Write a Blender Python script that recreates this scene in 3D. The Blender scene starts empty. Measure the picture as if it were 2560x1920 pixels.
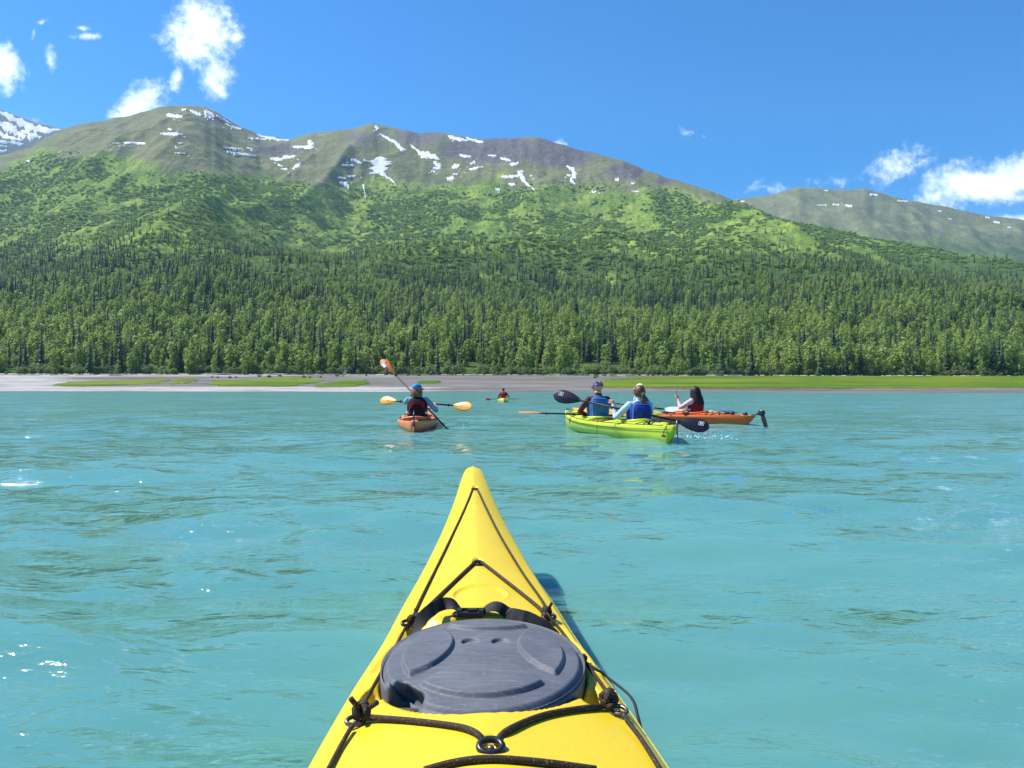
import bpy, bmesh, math, random
import numpy as np
from mathutils import Vector, Matrix
random.seed(7)
rng = np.random.default_rng(11)
R = math.radians
sc = bpy.context.scene
COL = sc.collection

# ------------------------------------------------------------------ camera
F = 1900.0                     # focal length in pixels of the 2560 x 1920 photograph
H0 = 0.78                      # eye height above the water
PITCH = math.atan(15 / F)
ROLL = R(0.11)
fw = Vector((0, math.cos(PITCH), math.sin(PITCH)))
rt = Vector((math.cos(ROLL), 0, math.sin(ROLL)))
rt = (rt - fw * rt.dot(fw)).normalized()
up = rt.cross(fw).normalized()
EYE = Vector((0, 0, H0))
cam_d = bpy.data.cameras.new('camera')
cam = bpy.data.objects.new('camera', cam_d)
COL.objects.link(cam)
cam_d.sensor_width = 36
cam_d.lens = 36 * F / 2560
cam_d.clip_start = 0.05
cam_d.clip_end = 40000
M = Matrix((rt, up, -fw)).transposed().to_4x4()
M.translation = EYE
cam.matrix_world = M
sc.camera = cam

# ------------------------------------------------------------------ light, sky, exposure
SUN_AZ, SUN_EL = R(-73), R(53)             # ahead of the camera and to the left, high
sdir = Vector((math.sin(SUN_AZ) * math.cos(SUN_EL), math.cos(SUN_AZ) * math.cos(SUN_EL), math.sin(SUN_EL)))
ld = bpy.data.lights.new('sun', 'SUN')
ld.energy = 4.8
ld.angle = R(0.53)
ld.color = (1.0, 0.955, 0.88)
sun = bpy.data.objects.new('sun', ld)
COL.objects.link(sun)
sun.rotation_euler = (-sdir).to_track_quat('-Z', 'Y').to_euler()
sun.location = (-40, 30, 60)

vs = sc.view_settings
sc.display_settings.display_device = 'sRGB'
vs.view_transform = 'Standard'
vs.look = 'None'
vs.exposure = 0.80
vs.gamma = 1.0
vs.use_curve_mapping = False
sc.render.engine = 'CYCLES'
cy = sc.cycles
cy.use_denoising = True
cy.max_bounces = 8
cy.diffuse_bounces = 3
cy.glossy_bounces = 3
cy.transmission_bounces = 4
cy.volume_bounces = 1
cy.transparent_max_bounces = 8
cy.caustics_reflective = False
cy.caustics_refractive = False
cy.sample_clamp_indirect = 6

W = bpy.data.worlds.new('World')
sc.world = W
W.use_nodes = True
wt = W.node_tree
wt.nodes.clear()


class NT:
    """tiny helper round a node tree"""
    def __init__(s, tree):
        s.t = tree

    def n(s, kind, **kw):
        nd = s.t.nodes.new(kind)
        for k, v in kw.items():
            if k == 'ins':
                for i, val in v.items():
                    s.put(nd.inputs[i], val)
            else:
                setattr(nd, k, v)
        return nd

    def put(s, sock, val):
        if hasattr(val, 'is_output') or isinstance(val, bpy.types.NodeSocket):
            s.t.links.new(val, sock)
        else:
            sock.default_value = val

    def math(s, op, a, b=0.0, c=None, clamp=False):
        nd = s.n('ShaderNodeMath', operation=op, use_clamp=clamp)
        s.put(nd.inputs[0], a)
        s.put(nd.inputs[1], b)
        if c is not None:
            s.put(nd.inputs[2], c)
        return nd.outputs[0]

    def vmath(s, op, a, b=None):
        nd = s.n('ShaderNodeVectorMath', operation=op)
        s.put(nd.inputs[0], a)
        if b is not None:
            s.put(nd.inputs[1], b)
        return nd.outputs['Value'] if op in ('LENGTH', 'DOT_PRODUCT') else nd.outputs[0]

    def mix(s, fac, a, b, mode='MIX'):
        nd = s.n('ShaderNodeMix', data_type='RGBA', blend_type=mode)
        s.put(nd.inputs[0], fac)
        s.put(nd.inputs[6], a if not isinstance(a, tuple) else (*a[:3], 1))
        s.put(nd.inputs[7], b if not isinstance(b, tuple) else (*b[:3], 1))
        return nd.outputs[2]

    def noise(s, vec, scale, detail=4, rough=0.55, dist=0.0, out=0):
        nd = s.n('ShaderNodeTexNoise')
        if vec is not None:
            s.put(nd.inputs['Vector'], vec)
        nd.inputs['Scale'].default_value = scale
        nd.inputs['Detail'].default_value = detail
        nd.inputs['Roughness'].default_value = rough
        nd.inputs['Distortion'].default_value = dist
        return nd.outputs[out]

    def ramp(s, fac, lo, hi, a=0.0, b=1.0):
        nd = s.n('ShaderNodeMapRange', interpolation_type='SMOOTHSTEP')
        s.put(nd.inputs[0], fac)
        for i, v in ((1, lo), (2, hi), (3, a), (4, b)):
            nd.inputs[i].default_value = v
        return nd.outputs[0]

    def mapping(s, vec, scale=(1, 1, 1), rot=(0, 0, 0)):
        nd = s.n('ShaderNodeMapping')
        s.put(nd.inputs[0], vec)
        nd.inputs['Scale'].default_value = scale
        nd.inputs['Rotation'].default_value = rot
        return nd.outputs[0]


w = NT(wt)
sky = w.n('ShaderNodeTexSky', sky_type='NISHITA')
sky.sun_disc = False
sky.sun_elevation = SUN_EL
sky.sun_rotation = SUN_AZ
sky.altitude = 300
sky.air_density = 1.0
sky.dust_density = 0.15
sky.ozone_density = 3.0
skycol = w.n('ShaderNodeHueSaturation', ins={'Hue': 0.507, 'Saturation': 1.54, 'Value': 1.0, 'Color': sky.outputs[0]}).outputs[0]
geo = w.n('ShaderNodeTexCoord').outputs['Generated']
sep = w.n('ShaderNodeSeparateXYZ', ins={0: geo})
yy = w.math('MAXIMUM', sep.outputs[1], 0.05)
gx = w.math('DIVIDE', sep.outputs[0], yy)
gz = w.math('DIVIDE', sep.outputs[2], yy)
gv = w.n('ShaderNodeCombineXYZ', ins={0: gx, 1: gz, 2: 0.0}).outputs[0]
wob = w.noise(gv, 7.0, 5, 0.6, out=1)
wobv = w.vmath('MULTIPLY', w.vmath('SUBTRACT', wob, (0.5, 0.5, 0.5)), (0.05, 0.05, 0.0))
gvw = w.vmath('ADD', gv, wobv)
# cumulus: direction (as tangents), radii, tilt, thickness
CLOUDS = [
    (490, 70, 92, 92, 0, 1.0), (470, 130, 75, 60, 10, 0.95), (588, 84, 26, 30, 40, 0.45), (535, 192, 42, 46, 20, 0.62),
    (434, 206, 20, 40, 20, 0.7), (350, 262, 80, 42, -30, 0.8), (300, 290, 40, 22, -20, 0.6), (12, 160, 55, 62, 10, 0.85),
    (5, 222, 16, 24, 0, 0.5), (112, 46, 32, 12, -8, 0.6), (94, 78, 11, 36, 0, 0.5), (131, 140, 18, 38, 8, 0.58),
    (211, 58, 18, 7, 6, 0.55), (217, 82, 34, 10, 6, 0.6), (85, 298, 22, 12, 0, 0.3),
    (2470, 440, 190, 62, -14, 1.15), (2560, 420, 130, 52, -5, 1.1), (2345, 480, 90, 34, -25, 0.7), (2240, 420, 78, 44, -20, 0.62),
    (2545, 540, 120, 14, 2, 0.5), (1720, 318, 34, 14, 10, 0.3), (1627, 345, 20, 12, 0, 0.25), (1396, 354, 20, 14, 20, 0.36),
    (1900, 470, 90, 16, 4, 0.22), (2140, 455, 120, 14, -4, 0.25),
]
acc = None
for (cx, cyp, rx, ry, tilt, th) in CLOUDS:
    px, py = (cx - 1280) / F, (975 - cyp) / F
    v = w.vmath('SUBTRACT', gvw, (px, py, 0))
    mp = w.n('ShaderNodeMapping', vector_type='TEXTURE')
    w.put(mp.inputs[0], v)
    mp.inputs['Rotation'].default_value = (0, 0, R(-tilt))
    mp.inputs['Scale'].default_value = (rx / F, ry / F, 1)
    d = w.vmath('LENGTH', mp.outputs[0])
    e = w.math('MULTIPLY', w.math('SUBTRACT', 1.25, d), th)
    acc = e if acc is None else w.math('MAXIMUM', acc, e)
puff = w.noise(gvw, 17.0, 9, 0.68)
puff2 = w.noise(gv, 70.0, 5, 0.65)
dens = w.math('ADD', acc, w.math('MULTIPLY', w.math('SUBTRACT', puff, 0.5), 2.25))
dens = w.math('ADD', dens, w.math('MULTIPLY', w.math('SUBTRACT', puff2, 0.5), 1.1))
dens = w.math('MULTIPLY', w.ramp(dens, 0.08, 1.10), w.ramp(acc, -0.25, 0.1))
dens = w.math('MULTIPLY', dens, w.ramp(sep.outputs[1], 0.05, 0.2))
shade = w.ramp(w.noise(w.vmath('ADD', gvw, (0.006, -0.01, 0.0)), 22.0, 5, 0.6), 0.3, 0.75)
cloudcol = w.mix(shade, (6.6, 7.8, 9.2), (10.2, 10.5, 10.7))
final = w.mix(dens, skycol, cloudcol)
SKY_STRENGTH = 0.102
bg = w.n('ShaderNodeBackground', ins={'Color': final, 'Strength': SKY_STRENGTH})
wo = w.n('ShaderNodeOutputWorld')
wt.links.new(bg.outputs[0], wo.inputs[0])


# ------------------------------------------------------------------ helpers
def ray(px, py):
    return fw * F + rt * (px - 1280) - up * (py - 960)


def at(px, py, Y):
    """the place in the world on the sight line through a photograph pixel, Y metres ahead"""
    d = ray(px, py)
    return EYE + d * (Y / d.y)


def proj(P):
    """world points (n,3) -> photograph pixels"""
    P = np.asarray(P, float) - np.array(EYE)
    a, b, c = P @ np.array(rt), P @ np.array(up), P @ np.array(fw)
    return 1280 + F * a / c, 960 - F * b / c


def tag(o, label=None, cat=None, group=None, kind=None):
    if label: o['label'] = label
    if cat: o['category'] = cat
    if group: o['group'] = group
    if kind: o['kind'] = kind
    return o


def mesh(name, V, Fc, mats=None, smooth=True, idx=None):
    me = bpy.data.meshes.new(name)
    V = np.asarray(V, dtype=np.float32).reshape(-1, 3)
    if isinstance(Fc, np.ndarray):
        k = Fc.shape[1]
        me.vertices.add(len(V)); me.vertices.foreach_set('co', V.ravel())
        me.loops.add(Fc.size); me.loops.foreach_set('vertex_index', Fc.ravel().astype(np.int32))
        me.polygons.add(len(Fc))
        me.polygons.foreach_set('loop_start', np.arange(0, Fc.size, k, dtype=np.int32))
        me.polygons.foreach_set('loop_total', np.full(len(Fc), k, dtype=np.int32))
        me.update(calc_edges=True)
    else:
        me.from_pydata([tuple(map(float, v)) for v in V], [], [tuple(map(int, f)) for f in Fc])
    if mats is not None:
        for m in (mats if isinstance(mats, (list, tuple)) else [mats]):
            me.materials.append(m)
    if idx is not None:
        me.polygons.foreach_set('material_index', np.asarray(idx, dtype=np.int32))
    me.polygons.foreach_set('use_smooth', np.full(len(me.polygons), bool(smooth)))
    me.update()
    return me


def link(name, me, parent=None, loc=None):
    o = bpy.data.objects.new(name, me)
    COL.objects.link(o)
    if parent is not None:
        o.parent = parent
    if loc is not None:
        o.location = loc
    return o


def empty(name, loc=(0, 0, 0), rz=0.0):
    o = bpy.data.objects.new(name, None)
    o.empty_display_size = 0.2
    COL.objects.link(o)
    o.location = loc
    o.rotation_euler = (0, 0, rz)
    return o


def part(name, g, mat, parent, smooth=True):
    return link(name, mesh(name, g[0], g[1], mat, smooth), parent)


def join(*gs):
    V, Fc = [], []
    for g in gs:
        k = len(V)
        V += [tuple(v) for v in g[0]]
        Fc += [tuple(i + k for i in f) for f in g[1]]
    return V, Fc


def frames(P):
    P = [Vector(p) for p in P]
    T = []
    for i in range(len(P)):
        a = P[max(i - 1, 0)]; b = P[min(i + 1, len(P) - 1)]
        t = (b - a)
        T.append(t.normalized() if t.length > 1e-9 else Vector((0, 0, 1)))
    ref = Vector((0, 0, 1)) if abs(T[0].z) < 0.9 else Vector((1, 0, 0))
    N = []
    n = (ref - T[0] * ref.dot(T[0])).normalized()
    for t in T:
        n = (n - t * n.dot(t))
        n = n.normalized() if n.length > 1e-6 else t.orthogonal().normalized()
        N.append(n)
    return P, T, N


def tube(P, r, n=8, caps=True, flat=1.0):
    """round bar along P; r a number or a list; flat squashes along the second axis"""
    P, T, N = frames(P)
    rs = [r] * len(P) if np.isscalar(r) else list(r)
    V, Fc = [], []
    for p, t, nn, rr in zip(P, T, N, rs):
        b = t.cross(nn)
        for k in range(n):
            a = 2 * math.pi * k / n
            V.append(p + nn * (math.cos(a) * rr) + b * (math.sin(a) * rr * flat))
    for i in range(len(P) - 1):
        for k in range(n):
            k2 = (k + 1) % n
            Fc.append((i * n + k, i * n + k2, (i + 1) * n + k2, (i + 1) * n + k))
    if caps:
        Fc.append(tuple(range(n - 1, -1, -1)))
        Fc.append(tuple((len(P) - 1) * n + k for k in range(n)))
    return [tuple(v) for v in V], Fc


def spline(P, sub=6):
    """Catmull-Rom through P"""
    P = [Vector(p) for p in P]
    out = []
    for i in range(len(P) - 1):
        a = P[max(i - 1, 0)]; b = P[i]; c = P[i + 1]; d = P[min(i + 2, len(P) - 1)]
        for k in range(sub):
            t = k / sub
            out.append(0.5 * ((2 * b) + (c - a) * t + (2 * a - 5 * b + 4 * c - d) * t * t + (3 * b - a - 3 * c + d) * t ** 3))
    out.append(P[-1])
    return out


def ellipsoid(c, r, nu=16, nv=10, rot=None):
    V, Fc = [], []
    c = Vector(c)
    for j in range(nv + 1):
        th = math.pi * j / nv
        for i in range(nu):
            ph = 2 * math.pi * i / nu
            v = Vector((r[0] * math.sin(th) * math.cos(ph), r[1] * math.sin(th) * math.sin(ph), r[2] * math.cos(th)))
            if rot is not None: v = rot @ v
            V.append(tuple(c + v))
    for j in range(nv):
        for i in range(nu):
            i2 = (i + 1) % nu
            Fc.append((j * nu + i, (j + 1) * nu + i, (j + 1) * nu + i2, j * nu + i2))
    return V, Fc


def loft(rings, caps=True):
    """rings: list of equal-length closed point lists"""
    n = len(rings[0])
    V = [tuple(p) for r_ in rings for p in r_]
    Fc = []
    for i in range(len(rings) - 1):
        for k in range(n):
            k2 = (k + 1) % n
            Fc.append((i * n + k, i * n + k2, (i + 1) * n + k2, (i + 1) * n + k))
    if caps:
        Fc.append(tuple(range(n - 1, -1, -1)))
        Fc.append(tuple((len(rings) - 1) * n + k for k in range(n)))
    return V, Fc


def ring(c, rx, ry, n=24, p=2.0):
    c = Vector(c)
    out = []
    for k in range(n):
        a = 2 * math.pi * k / n
        ca, sa = math.cos(a), math.sin(a)
        out.append(c + Vector((math.copysign(abs(ca) ** (2 / p), ca) * rx, math.copysign(abs(sa) ** (2 / p), sa) * ry, 0)))
    return out


def box(c, s, rot=None):
    c = Vector(c)
    V = []
    for x in (-1, 1):
        for y in (-1, 1):
            for z in (-1, 1):
                v = Vector((x * s[0] / 2, y * s[1] / 2, z * s[2] / 2))
                if rot is not None: v = rot @ v
                V.append(tuple(c + v))
    return V, [(0, 1, 3, 2), (4, 6, 7, 5), (0, 4, 5, 1), (2, 3, 7, 6), (0, 2, 6, 4), (1, 5, 7, 3)]


# value noise in numpy
def _h(ix, iy, s):
    n = (ix.astype(np.int64) * 374761393 + iy.astype(np.int64) * 668265263 + s * 1274126177) & 0x7fffffff
    n = ((n ^ (n >> 13)) * 1274126177) & 0x7fffffff
    return ((n ^ (n >> 16)) & 0xffff) / 65535.0


def vnoise(x, y, s=0):
    x0, y0 = np.floor(x), np.floor(y)
    fx, fy = x - x0, y - y0
    fx = fx * fx * fx * (fx * (fx * 6 - 15) + 10)
    fy = fy * fy * fy * (fy * (fy * 6 - 15) + 10)
    a, b = _h(x0, y0, s), _h(x0 + 1, y0, s)
    c, d = _h(x0, y0 + 1, s), _h(x0 + 1, y0 + 1, s)
    return (a * (1 - fx) + b * fx) * (1 - fy) + (c * (1 - fx) + d * fx) * fy


def fbm(x, y, s=0, o=5, gain=0.5, ridged=False):
    t, a, n = 0.0, 1.0, 0.0
    for i in range(o):
        v = vnoise(x * 2 ** i + 17.3 * i, y * 2 ** i - 9.1 * i, s + i)
        if ridged: v = 1 - np.abs(2 * v - 1)
        t = t + a * v; n += a; a *= gain
    return t / n


def sstep(a, b, x):
    t = np.clip((x - a) / (b - a), 0, 1)
    return t * t * (3 - 2 * t)


# ------------------------------------------------------------------ materials
def mat(name, col, rough=0.5, spec=0.5, var=0.0, vscale=5.0, bump=0.0, bscale=40.0, metal=0.0, hook=None, obj=True):
    m = bpy.data.materials.new(name)
    m.use_nodes = True
    t = NT(m.node_tree)
    b = m.node_tree.nodes['Principled BSDF']
    b.inputs['Roughness'].default_value = rough
    b.inputs['Metallic'].default_value = metal
    b.inputs['Specular IOR Level'].default_value = spec
    tc = t.n('ShaderNodeTexCoord').outputs['Object']
    c = (*col, 1)
    if var:
        nz = t.noise(tc, vscale, 5, 0.6)
        c = t.mix(t.ramp(nz, 0.3, 0.7), tuple(x * (1 - var) for x in col), tuple(min(x * (1 + var), 0.95) for x in col))
    if hook:
        c = hook(t, tc, c, b) or c
    t.put(b.inputs['Base Color'], c)
    if bump:
        bn = t.n('ShaderNodeBump', ins={'Strength': 1.0, 'Distance': bump, 'Height': t.noise(tc, bscale, 4, 0.6)})
        t.put(b.inputs['Normal'], bn.outputs[0])
    return m


def leafmat(name, lo, hi, trans=0.35, patch=None):
    """foliage: colour varies from tree to tree and inside the crown; some light passes through"""
    m = bpy.data.materials.new(name)
    m.use_nodes = True
    t = NT(m.node_tree)
    b = m.node_tree.nodes['Principled BSDF']
    rnd = t.n('ShaderNodeObjectInfo').outputs['Random']
    tc = t.n('ShaderNodeTexCoord').outputs['Object']
    nz = t.noise(tc, 0.9, 3, 0.6)
    locn = t.noise(t.n('ShaderNodeObjectInfo').outputs['Location'], 0.016, 3, 0.6)
    f = t.math('ADD', t.math('MULTIPLY', rnd, 0.42), t.math('MULTIPLY', t.ramp(nz, 0.3, 0.7), 0.20))
    f = t.math('ADD', f, t.math('MULTIPLY', t.ramp(locn, 0.36, 0.64), 0.38))
    c = t.mix(f, lo, hi)
    t.put(b.inputs['Base Color'], c)
    b.inputs['Roughness'].default_value = 0.6
    b.inputs['Specular IOR Level'].default_value = 0.25
    tr = t.n('ShaderNodeBsdfTranslucent', ins={'Color': t.mix(0.35, c, (0.26, 0.36, 0.04))})
    mx = t.n('ShaderNodeMixShader', ins={0: trans, 1: b.outputs[0], 2: tr.outputs[0]})
    t.t.links.new(mx.outputs[0], m.node_tree.nodes['Material Output'].inputs[0])
    return m


def scuffs(strength, tint, scale=9.0):
    def hook(t, tc, c, b):
        s = t.noise(t.mapping(tc, (1, 9, 1), (0, 0, 0.5)), scale, 5, 0.7)
        s2 = t.noise(t.mapping(tc, (8, 1, 1), (0, 0, 0.3)), scale * 1.7, 5, 0.7)
        f = t.math('MULTIPLY', t.math('ADD', t.ramp(s, 0.58, 0.72), t.ramp(s2, 0.6, 0.74)), strength, clamp=True)
        return t.mix(f, c, tint)
    return hook


def yellow_hook(t, tc, c, b):
    a = t.ramp(t.noise(tc, 3.2, 4, 0.6), 0.35, 0.75)
    c = t.mix(t.math('MULTIPLY', a, 0.3), c, (0.74, 0.50, 0.012))
    s = t.noise(t.mapping(tc, (30, 3, 10), (0, 0, 0.35)), 3, 6, 0.75)
    c = t.mix(t.math('MULTIPLY', t.ramp(s, 0.62, 0.75), 0.28), c, (0.62, 0.44, 0.05))
    g = t.noise(tc, 55, 3, 0.6)
    c = t.mix(t.math('MULTIPLY', t.ramp(g, 0.70, 0.78), 0.3), c, (0.35, 0.26, 0.06))
    t.put(b.inputs['Roughness'], t.ramp(t.noise(tc, 14, 4, 0.6), 0.2, 0.8, 0.28, 0.5))
    return c


def rubber_hook(t, tc, c, b):
    c = t.mix(t.ramp(t.noise(tc, 11, 5, 0.65), 0.35, 0.75), c, (0.118, 0.124, 0.140))
    for rot, sc_ in ((0.12, (4, 110, 3)), (-0.16, (6, 150, 3)), (0.03, (3, 190, 3))):
        s = t.noise(t.mapping(tc, sc_, (0, 0, rot)), 3, 4, 0.75)
        c = t.mix(t.math('MULTIPLY', t.ramp(s, 0.52, 0.76), 0.45), c, (0.27, 0.295, 0.33))
    d = t.noise(tc, 160, 2, 0.6)
    c = t.mix(t.math('MULTIPLY', t.ramp(d, 0.66, 0.72), 0.35), c, (0.32, 0.33, 0.35))
    return c


MT = {}
MT['yellow_plastic'] = mat('yellow_plastic', (0.70, 0.505, 0.018), 0.38, 0.5, hook=yellow_hook, bump=0.0004, bscale=120)
MT['grey_rubber'] = mat('grey_rubber', (0.076, 0.084, 0.103), 0.62, 0.4, hook=rubber_hook, bump=0.0006, bscale=90)
MT['black_webbing'] = mat('black_webbing', (0.012, 0.012, 0.014), 0.7, 0.4, var=0.4, vscale=60, bump=0.0005, bscale=500)
MT['black_plastic'] = mat('black_plastic', (0.014, 0.014, 0.016), 0.32, 0.5, var=0.3, vscale=30)


def cord_hook(t, tc, c, b):
    s = t.noise(tc, 330, 2, 0.6)
    c = t.mix(t.ramp(s, 0.60, 0.66), c, (0.16, 0.12, 0.08))
    return c


MT['cord'] = mat('dark_cord', (0.028, 0.019, 0.013), 0.75, 0.3, hook=cord_hook, bump=0.0006, bscale=420)
MT['steel'] = mat('worn_steel', (0.13, 0.13, 0.13), 0.42, 0.5, metal=0.8, var=0.3, vscale=40)
MT['skin'] = mat('skin', (0.52, 0.26, 0.17), 0.5, 0.4, var=0.12, vscale=14)
MT['brown_hair'] = mat('brown_hair', (0.10, 0.047, 0.020), 0.5, 0.35, var=0.45, vscale=22, bump=0.004, bscale=60)
MT['fair_brown_hair'] = mat('fair_brown_hair', (0.26, 0.13, 0.05), 0.5, 0.4, var=0.5, vscale=22, bump=0.004, bscale=60)
MT['blond_hair'] = mat('blond_hair', (0.45, 0.30, 0.12), 0.45, 0.5, var=0.4, vscale=22, bump=0.004, bscale=60)
MT['dark_hair'] = mat('dark_hair', (0.022, 0.012, 0.009), 0.5, 0.3, var=0.5, vscale=18, bump=0.004, bscale=60)


def cloth(name, col, var=0.18, bump=0.006, bscale=16):
    return mat(name, col, 0.8, 0.25, var=var, vscale=9, bump=bump, bscale=bscale)


MT['maroon_cloth'] = cloth('maroon_cloth', (0.105, 0.022, 0.034))
MT['pale_blue_cloth'] = cloth('pale_blue_cloth', (0.42, 0.56, 0.64))
MT['teal_cloth'] = cloth('grey_blue_cloth', (0.20, 0.36, 0.46))
MT['pink_cloth'] = cloth('pink_cloth', (0.72, 0.46, 0.46))
MT['red_cloth'] = cloth('red_cloth', (0.30, 0.008, 0.022))
MT['navy_cloth'] = cloth('navy_cloth', (0.012, 0.03, 0.075))
MT['dark_trousers'] = cloth('dark_trousers', (0.016, 0.017, 0.022))
MT['vest_blue'] = cloth('blue_vest_nylon', (0.012, 0.045, 0.30), 0.2, 0.004, 30)
MT['vest_steel'] = cloth('steel_blue_vest_nylon', (0.030, 0.125, 0.34), 0.2, 0.004, 30)
MT['vest_trim'] = cloth('pale_blue_vest_edge', (0.16, 0.26, 0.62), 0.1, 0.002, 30)
MT['vest_black'] = cloth('black_vest_nylon', (0.010, 0.010, 0.016), 0.2, 0.004, 30)
MT['vest_red'] = cloth('red_vest_nylon', (0.24, 0.010, 0.022), 0.2, 0.004, 30)
MT['cap_blue'] = cloth('blue_cap_cloth', (0.02, 0.24, 0.46), 0.15, 0.002, 30)
MT['cap_orange'] = cloth('coral_brim_cloth', (0.72, 0.22, 0.12), 0.1, 0.002, 30)


def camo(t, tc, c, b):
    a = t.noise(tc, 26, 3, 0.6)
    d = t.noise(tc, 40, 2, 0.6, 1.0)
    c = t.mix(t.ramp(a, 0.50, 0.53), (0.012, 0.010, 0.03), (0.10, 0.07, 0.22))
    return t.mix(t.ramp(d, 0.58, 0.61), c, (0.42, 0.42, 0.52))


MT['cap_camo'] = mat('patterned_cap_cloth', (0.04, 0.03, 0.10), 0.8, 0.2, hook=camo)
MT['cream_cloth'] = cloth('cream_cloth', (0.72, 0.62, 0.42), 0.1, 0.002, 30)
MT['green_plastic'] = mat('lime_plastic', (0.55, 0.66, 0.030), 0.36, 0.5, var=0.08, vscale=3, hook=scuffs(0.12, (0.30, 0.42, 0.04)))
MT['yellowgreen_inside'] = mat('cockpit_lining', (0.34, 0.36, 0.015), 0.5, 0.4, var=0.1)
MT['salmon_plastic'] = mat('salmon_orange_plastic', (0.88, 0.225, 0.06), 0.4, 0.5, var=0.08, vscale=3, hook=scuffs(0.15, (0.8, 0.45, 0.3)))


def fade_hook(t, tc, c, b):
    s = t.n('ShaderNodeSeparateXYZ', ins={0: tc})
    f = t.ramp(s.outputs[1], 1.6, 5.2)
    c2 = t.mix(f, (0.70, 0.135, 0.022), (0.85, 0.50, 0.02))
    return c2


MT['orange_plastic'] = mat('orange_fading_to_yellow_plastic', (0.7, 0.14, 0.02), 0.38, 0.5, hook=fade_hook)
MT['pale_yellow_plastic'] = mat('pale_yellow_plastic', (0.80, 0.66, 0.10), 0.4, 0.5, var=0.08)
MT['blade_yellow'] = mat('yellow_blade', (0.66, 0.30, 0.008), 0.45, 0.5, var=0.1, vscale=6)
MT['blade_lime'] = mat('olive_yellow_blade', (0.58, 0.52, 0.05), 0.4, 0.5, var=0.1, vscale=6)
MT['blade_orange'] = mat('orange_blade', (0.60, 0.115, 0.006), 0.45, 0.5, var=0.1, vscale=6)
MT['blade_amber'] = mat('amber_blade', (0.72, 0.30, 0.06), 0.35, 0.5, var=0.1, vscale=6)
MT['blade_white'] = mat('pale_blade', (0.62, 0.72, 0.74), 0.3, 0.5, var=0.1, vscale=6)
MT['blade_black'] = mat('black_blade', (0.010, 0.010, 0.018), 0.38, 0.4, var=0.2, vscale=6)
MT['blade_red'] = mat('red_blade', (0.42, 0.02, 0.05), 0.4, 0.5, var=0.1, vscale=6)
MT['shaft'] = mat('black_shaft', (0.010, 0.010, 0.012), 0.5, 0.3, var=0.2, vscale=8)
MT['white_print'] = mat('white_print', (0.75, 0.75, 0.78), 0.5, 0.3, var=0.05)
MT['blue_print'] = mat('blue_print', (0.03, 0.04, 0.35), 0.5, 0.3, var=0.05)
MT['brown_print'] = mat('brown_print', (0.16, 0.05, 0.01), 0.5, 0.3, var=0.05)
MT['phone_glass'] = mat('dark_phone', (0.03, 0.05, 0.07), 0.15, 0.6, var=0.1)
MT['white_glove'] = cloth('white_cuff', (0.72, 0.78, 0.8), 0.1, 0.002, 30)

MT['spruce_needles'] = leafmat('spruce_needles', (0.032, 0.074, 0.048), (0.090, 0.155, 0.070), 0.25)
MT['birch_leaves'] = leafmat('birch_leaves', (0.150, 0.250, 0.052), (0.410, 0.480, 0.115), 0.45)
MT['willow_leaves'] = leafmat('willow_leaves', (0.130, 0.200, 0.075), (0.240, 0.300, 0.115), 0.42)
MT['alder_leaves'] = leafmat('alder_leaves', (0.110, 0.215, 0.056), (0.280, 0.400, 0.092), 0.38)
MT['bark'] = mat('dark_bark', (0.085, 0.065, 0.05), 0.9, 0.2, var=0.3, vscale=3)
MT['birch_bark'] = mat('pale_birch_bark', (0.36, 0.34, 0.30), 0.8, 0.2, var=0.35, vscale=4)
MT['driftwood'] = mat('bleached_driftwood', (0.50, 0.47, 0.43), 0.85, 0.2, var=0.25, vscale=2.0, bump=0.03, bscale=9)
MT['snow'] = mat('old_snow', (0.62, 0.645, 0.68), 0.7, 0.3, var=0.06, vscale=0.05, bump=0.4, bscale=0.2)
MT['droplets'] = mat('white_water_drops', (0.82, 0.90, 0.92), 0.12, 0.6, var=0.05)
MT['driprubber'] = MT['black_plastic']


def grass_hook(t, tc, c, b):
    n1 = t.noise(t.mapping(tc, (0.012, 0.05, 0.05)), 1.0, 5, 0.6)
    c = t.mix(t.ramp(n1, 0.35, 0.68), (0.062, 0.125, 0.008), (0.165, 0.205, 0.012))
    n2 = t.noise(t.mapping(tc, (0.02, 0.14, 0.2)), 1.0, 4, 0.7)
    return t.mix(t.math('MULTIPLY', t.ramp(n2, 0.45, 0.75), 0.45), c, (0.06, 0.11, 0.012))


MT['grass'] = mat('shore_grass', (0.15, 0.2, 0.01), 0.9, 0.1, hook=grass_hook, bump=0.25, bscale=1.2)


def attr(t, name):
    return t.n('ShaderNodeAttribute', attribute_name=name, attribute_type='GEOMETRY')


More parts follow.
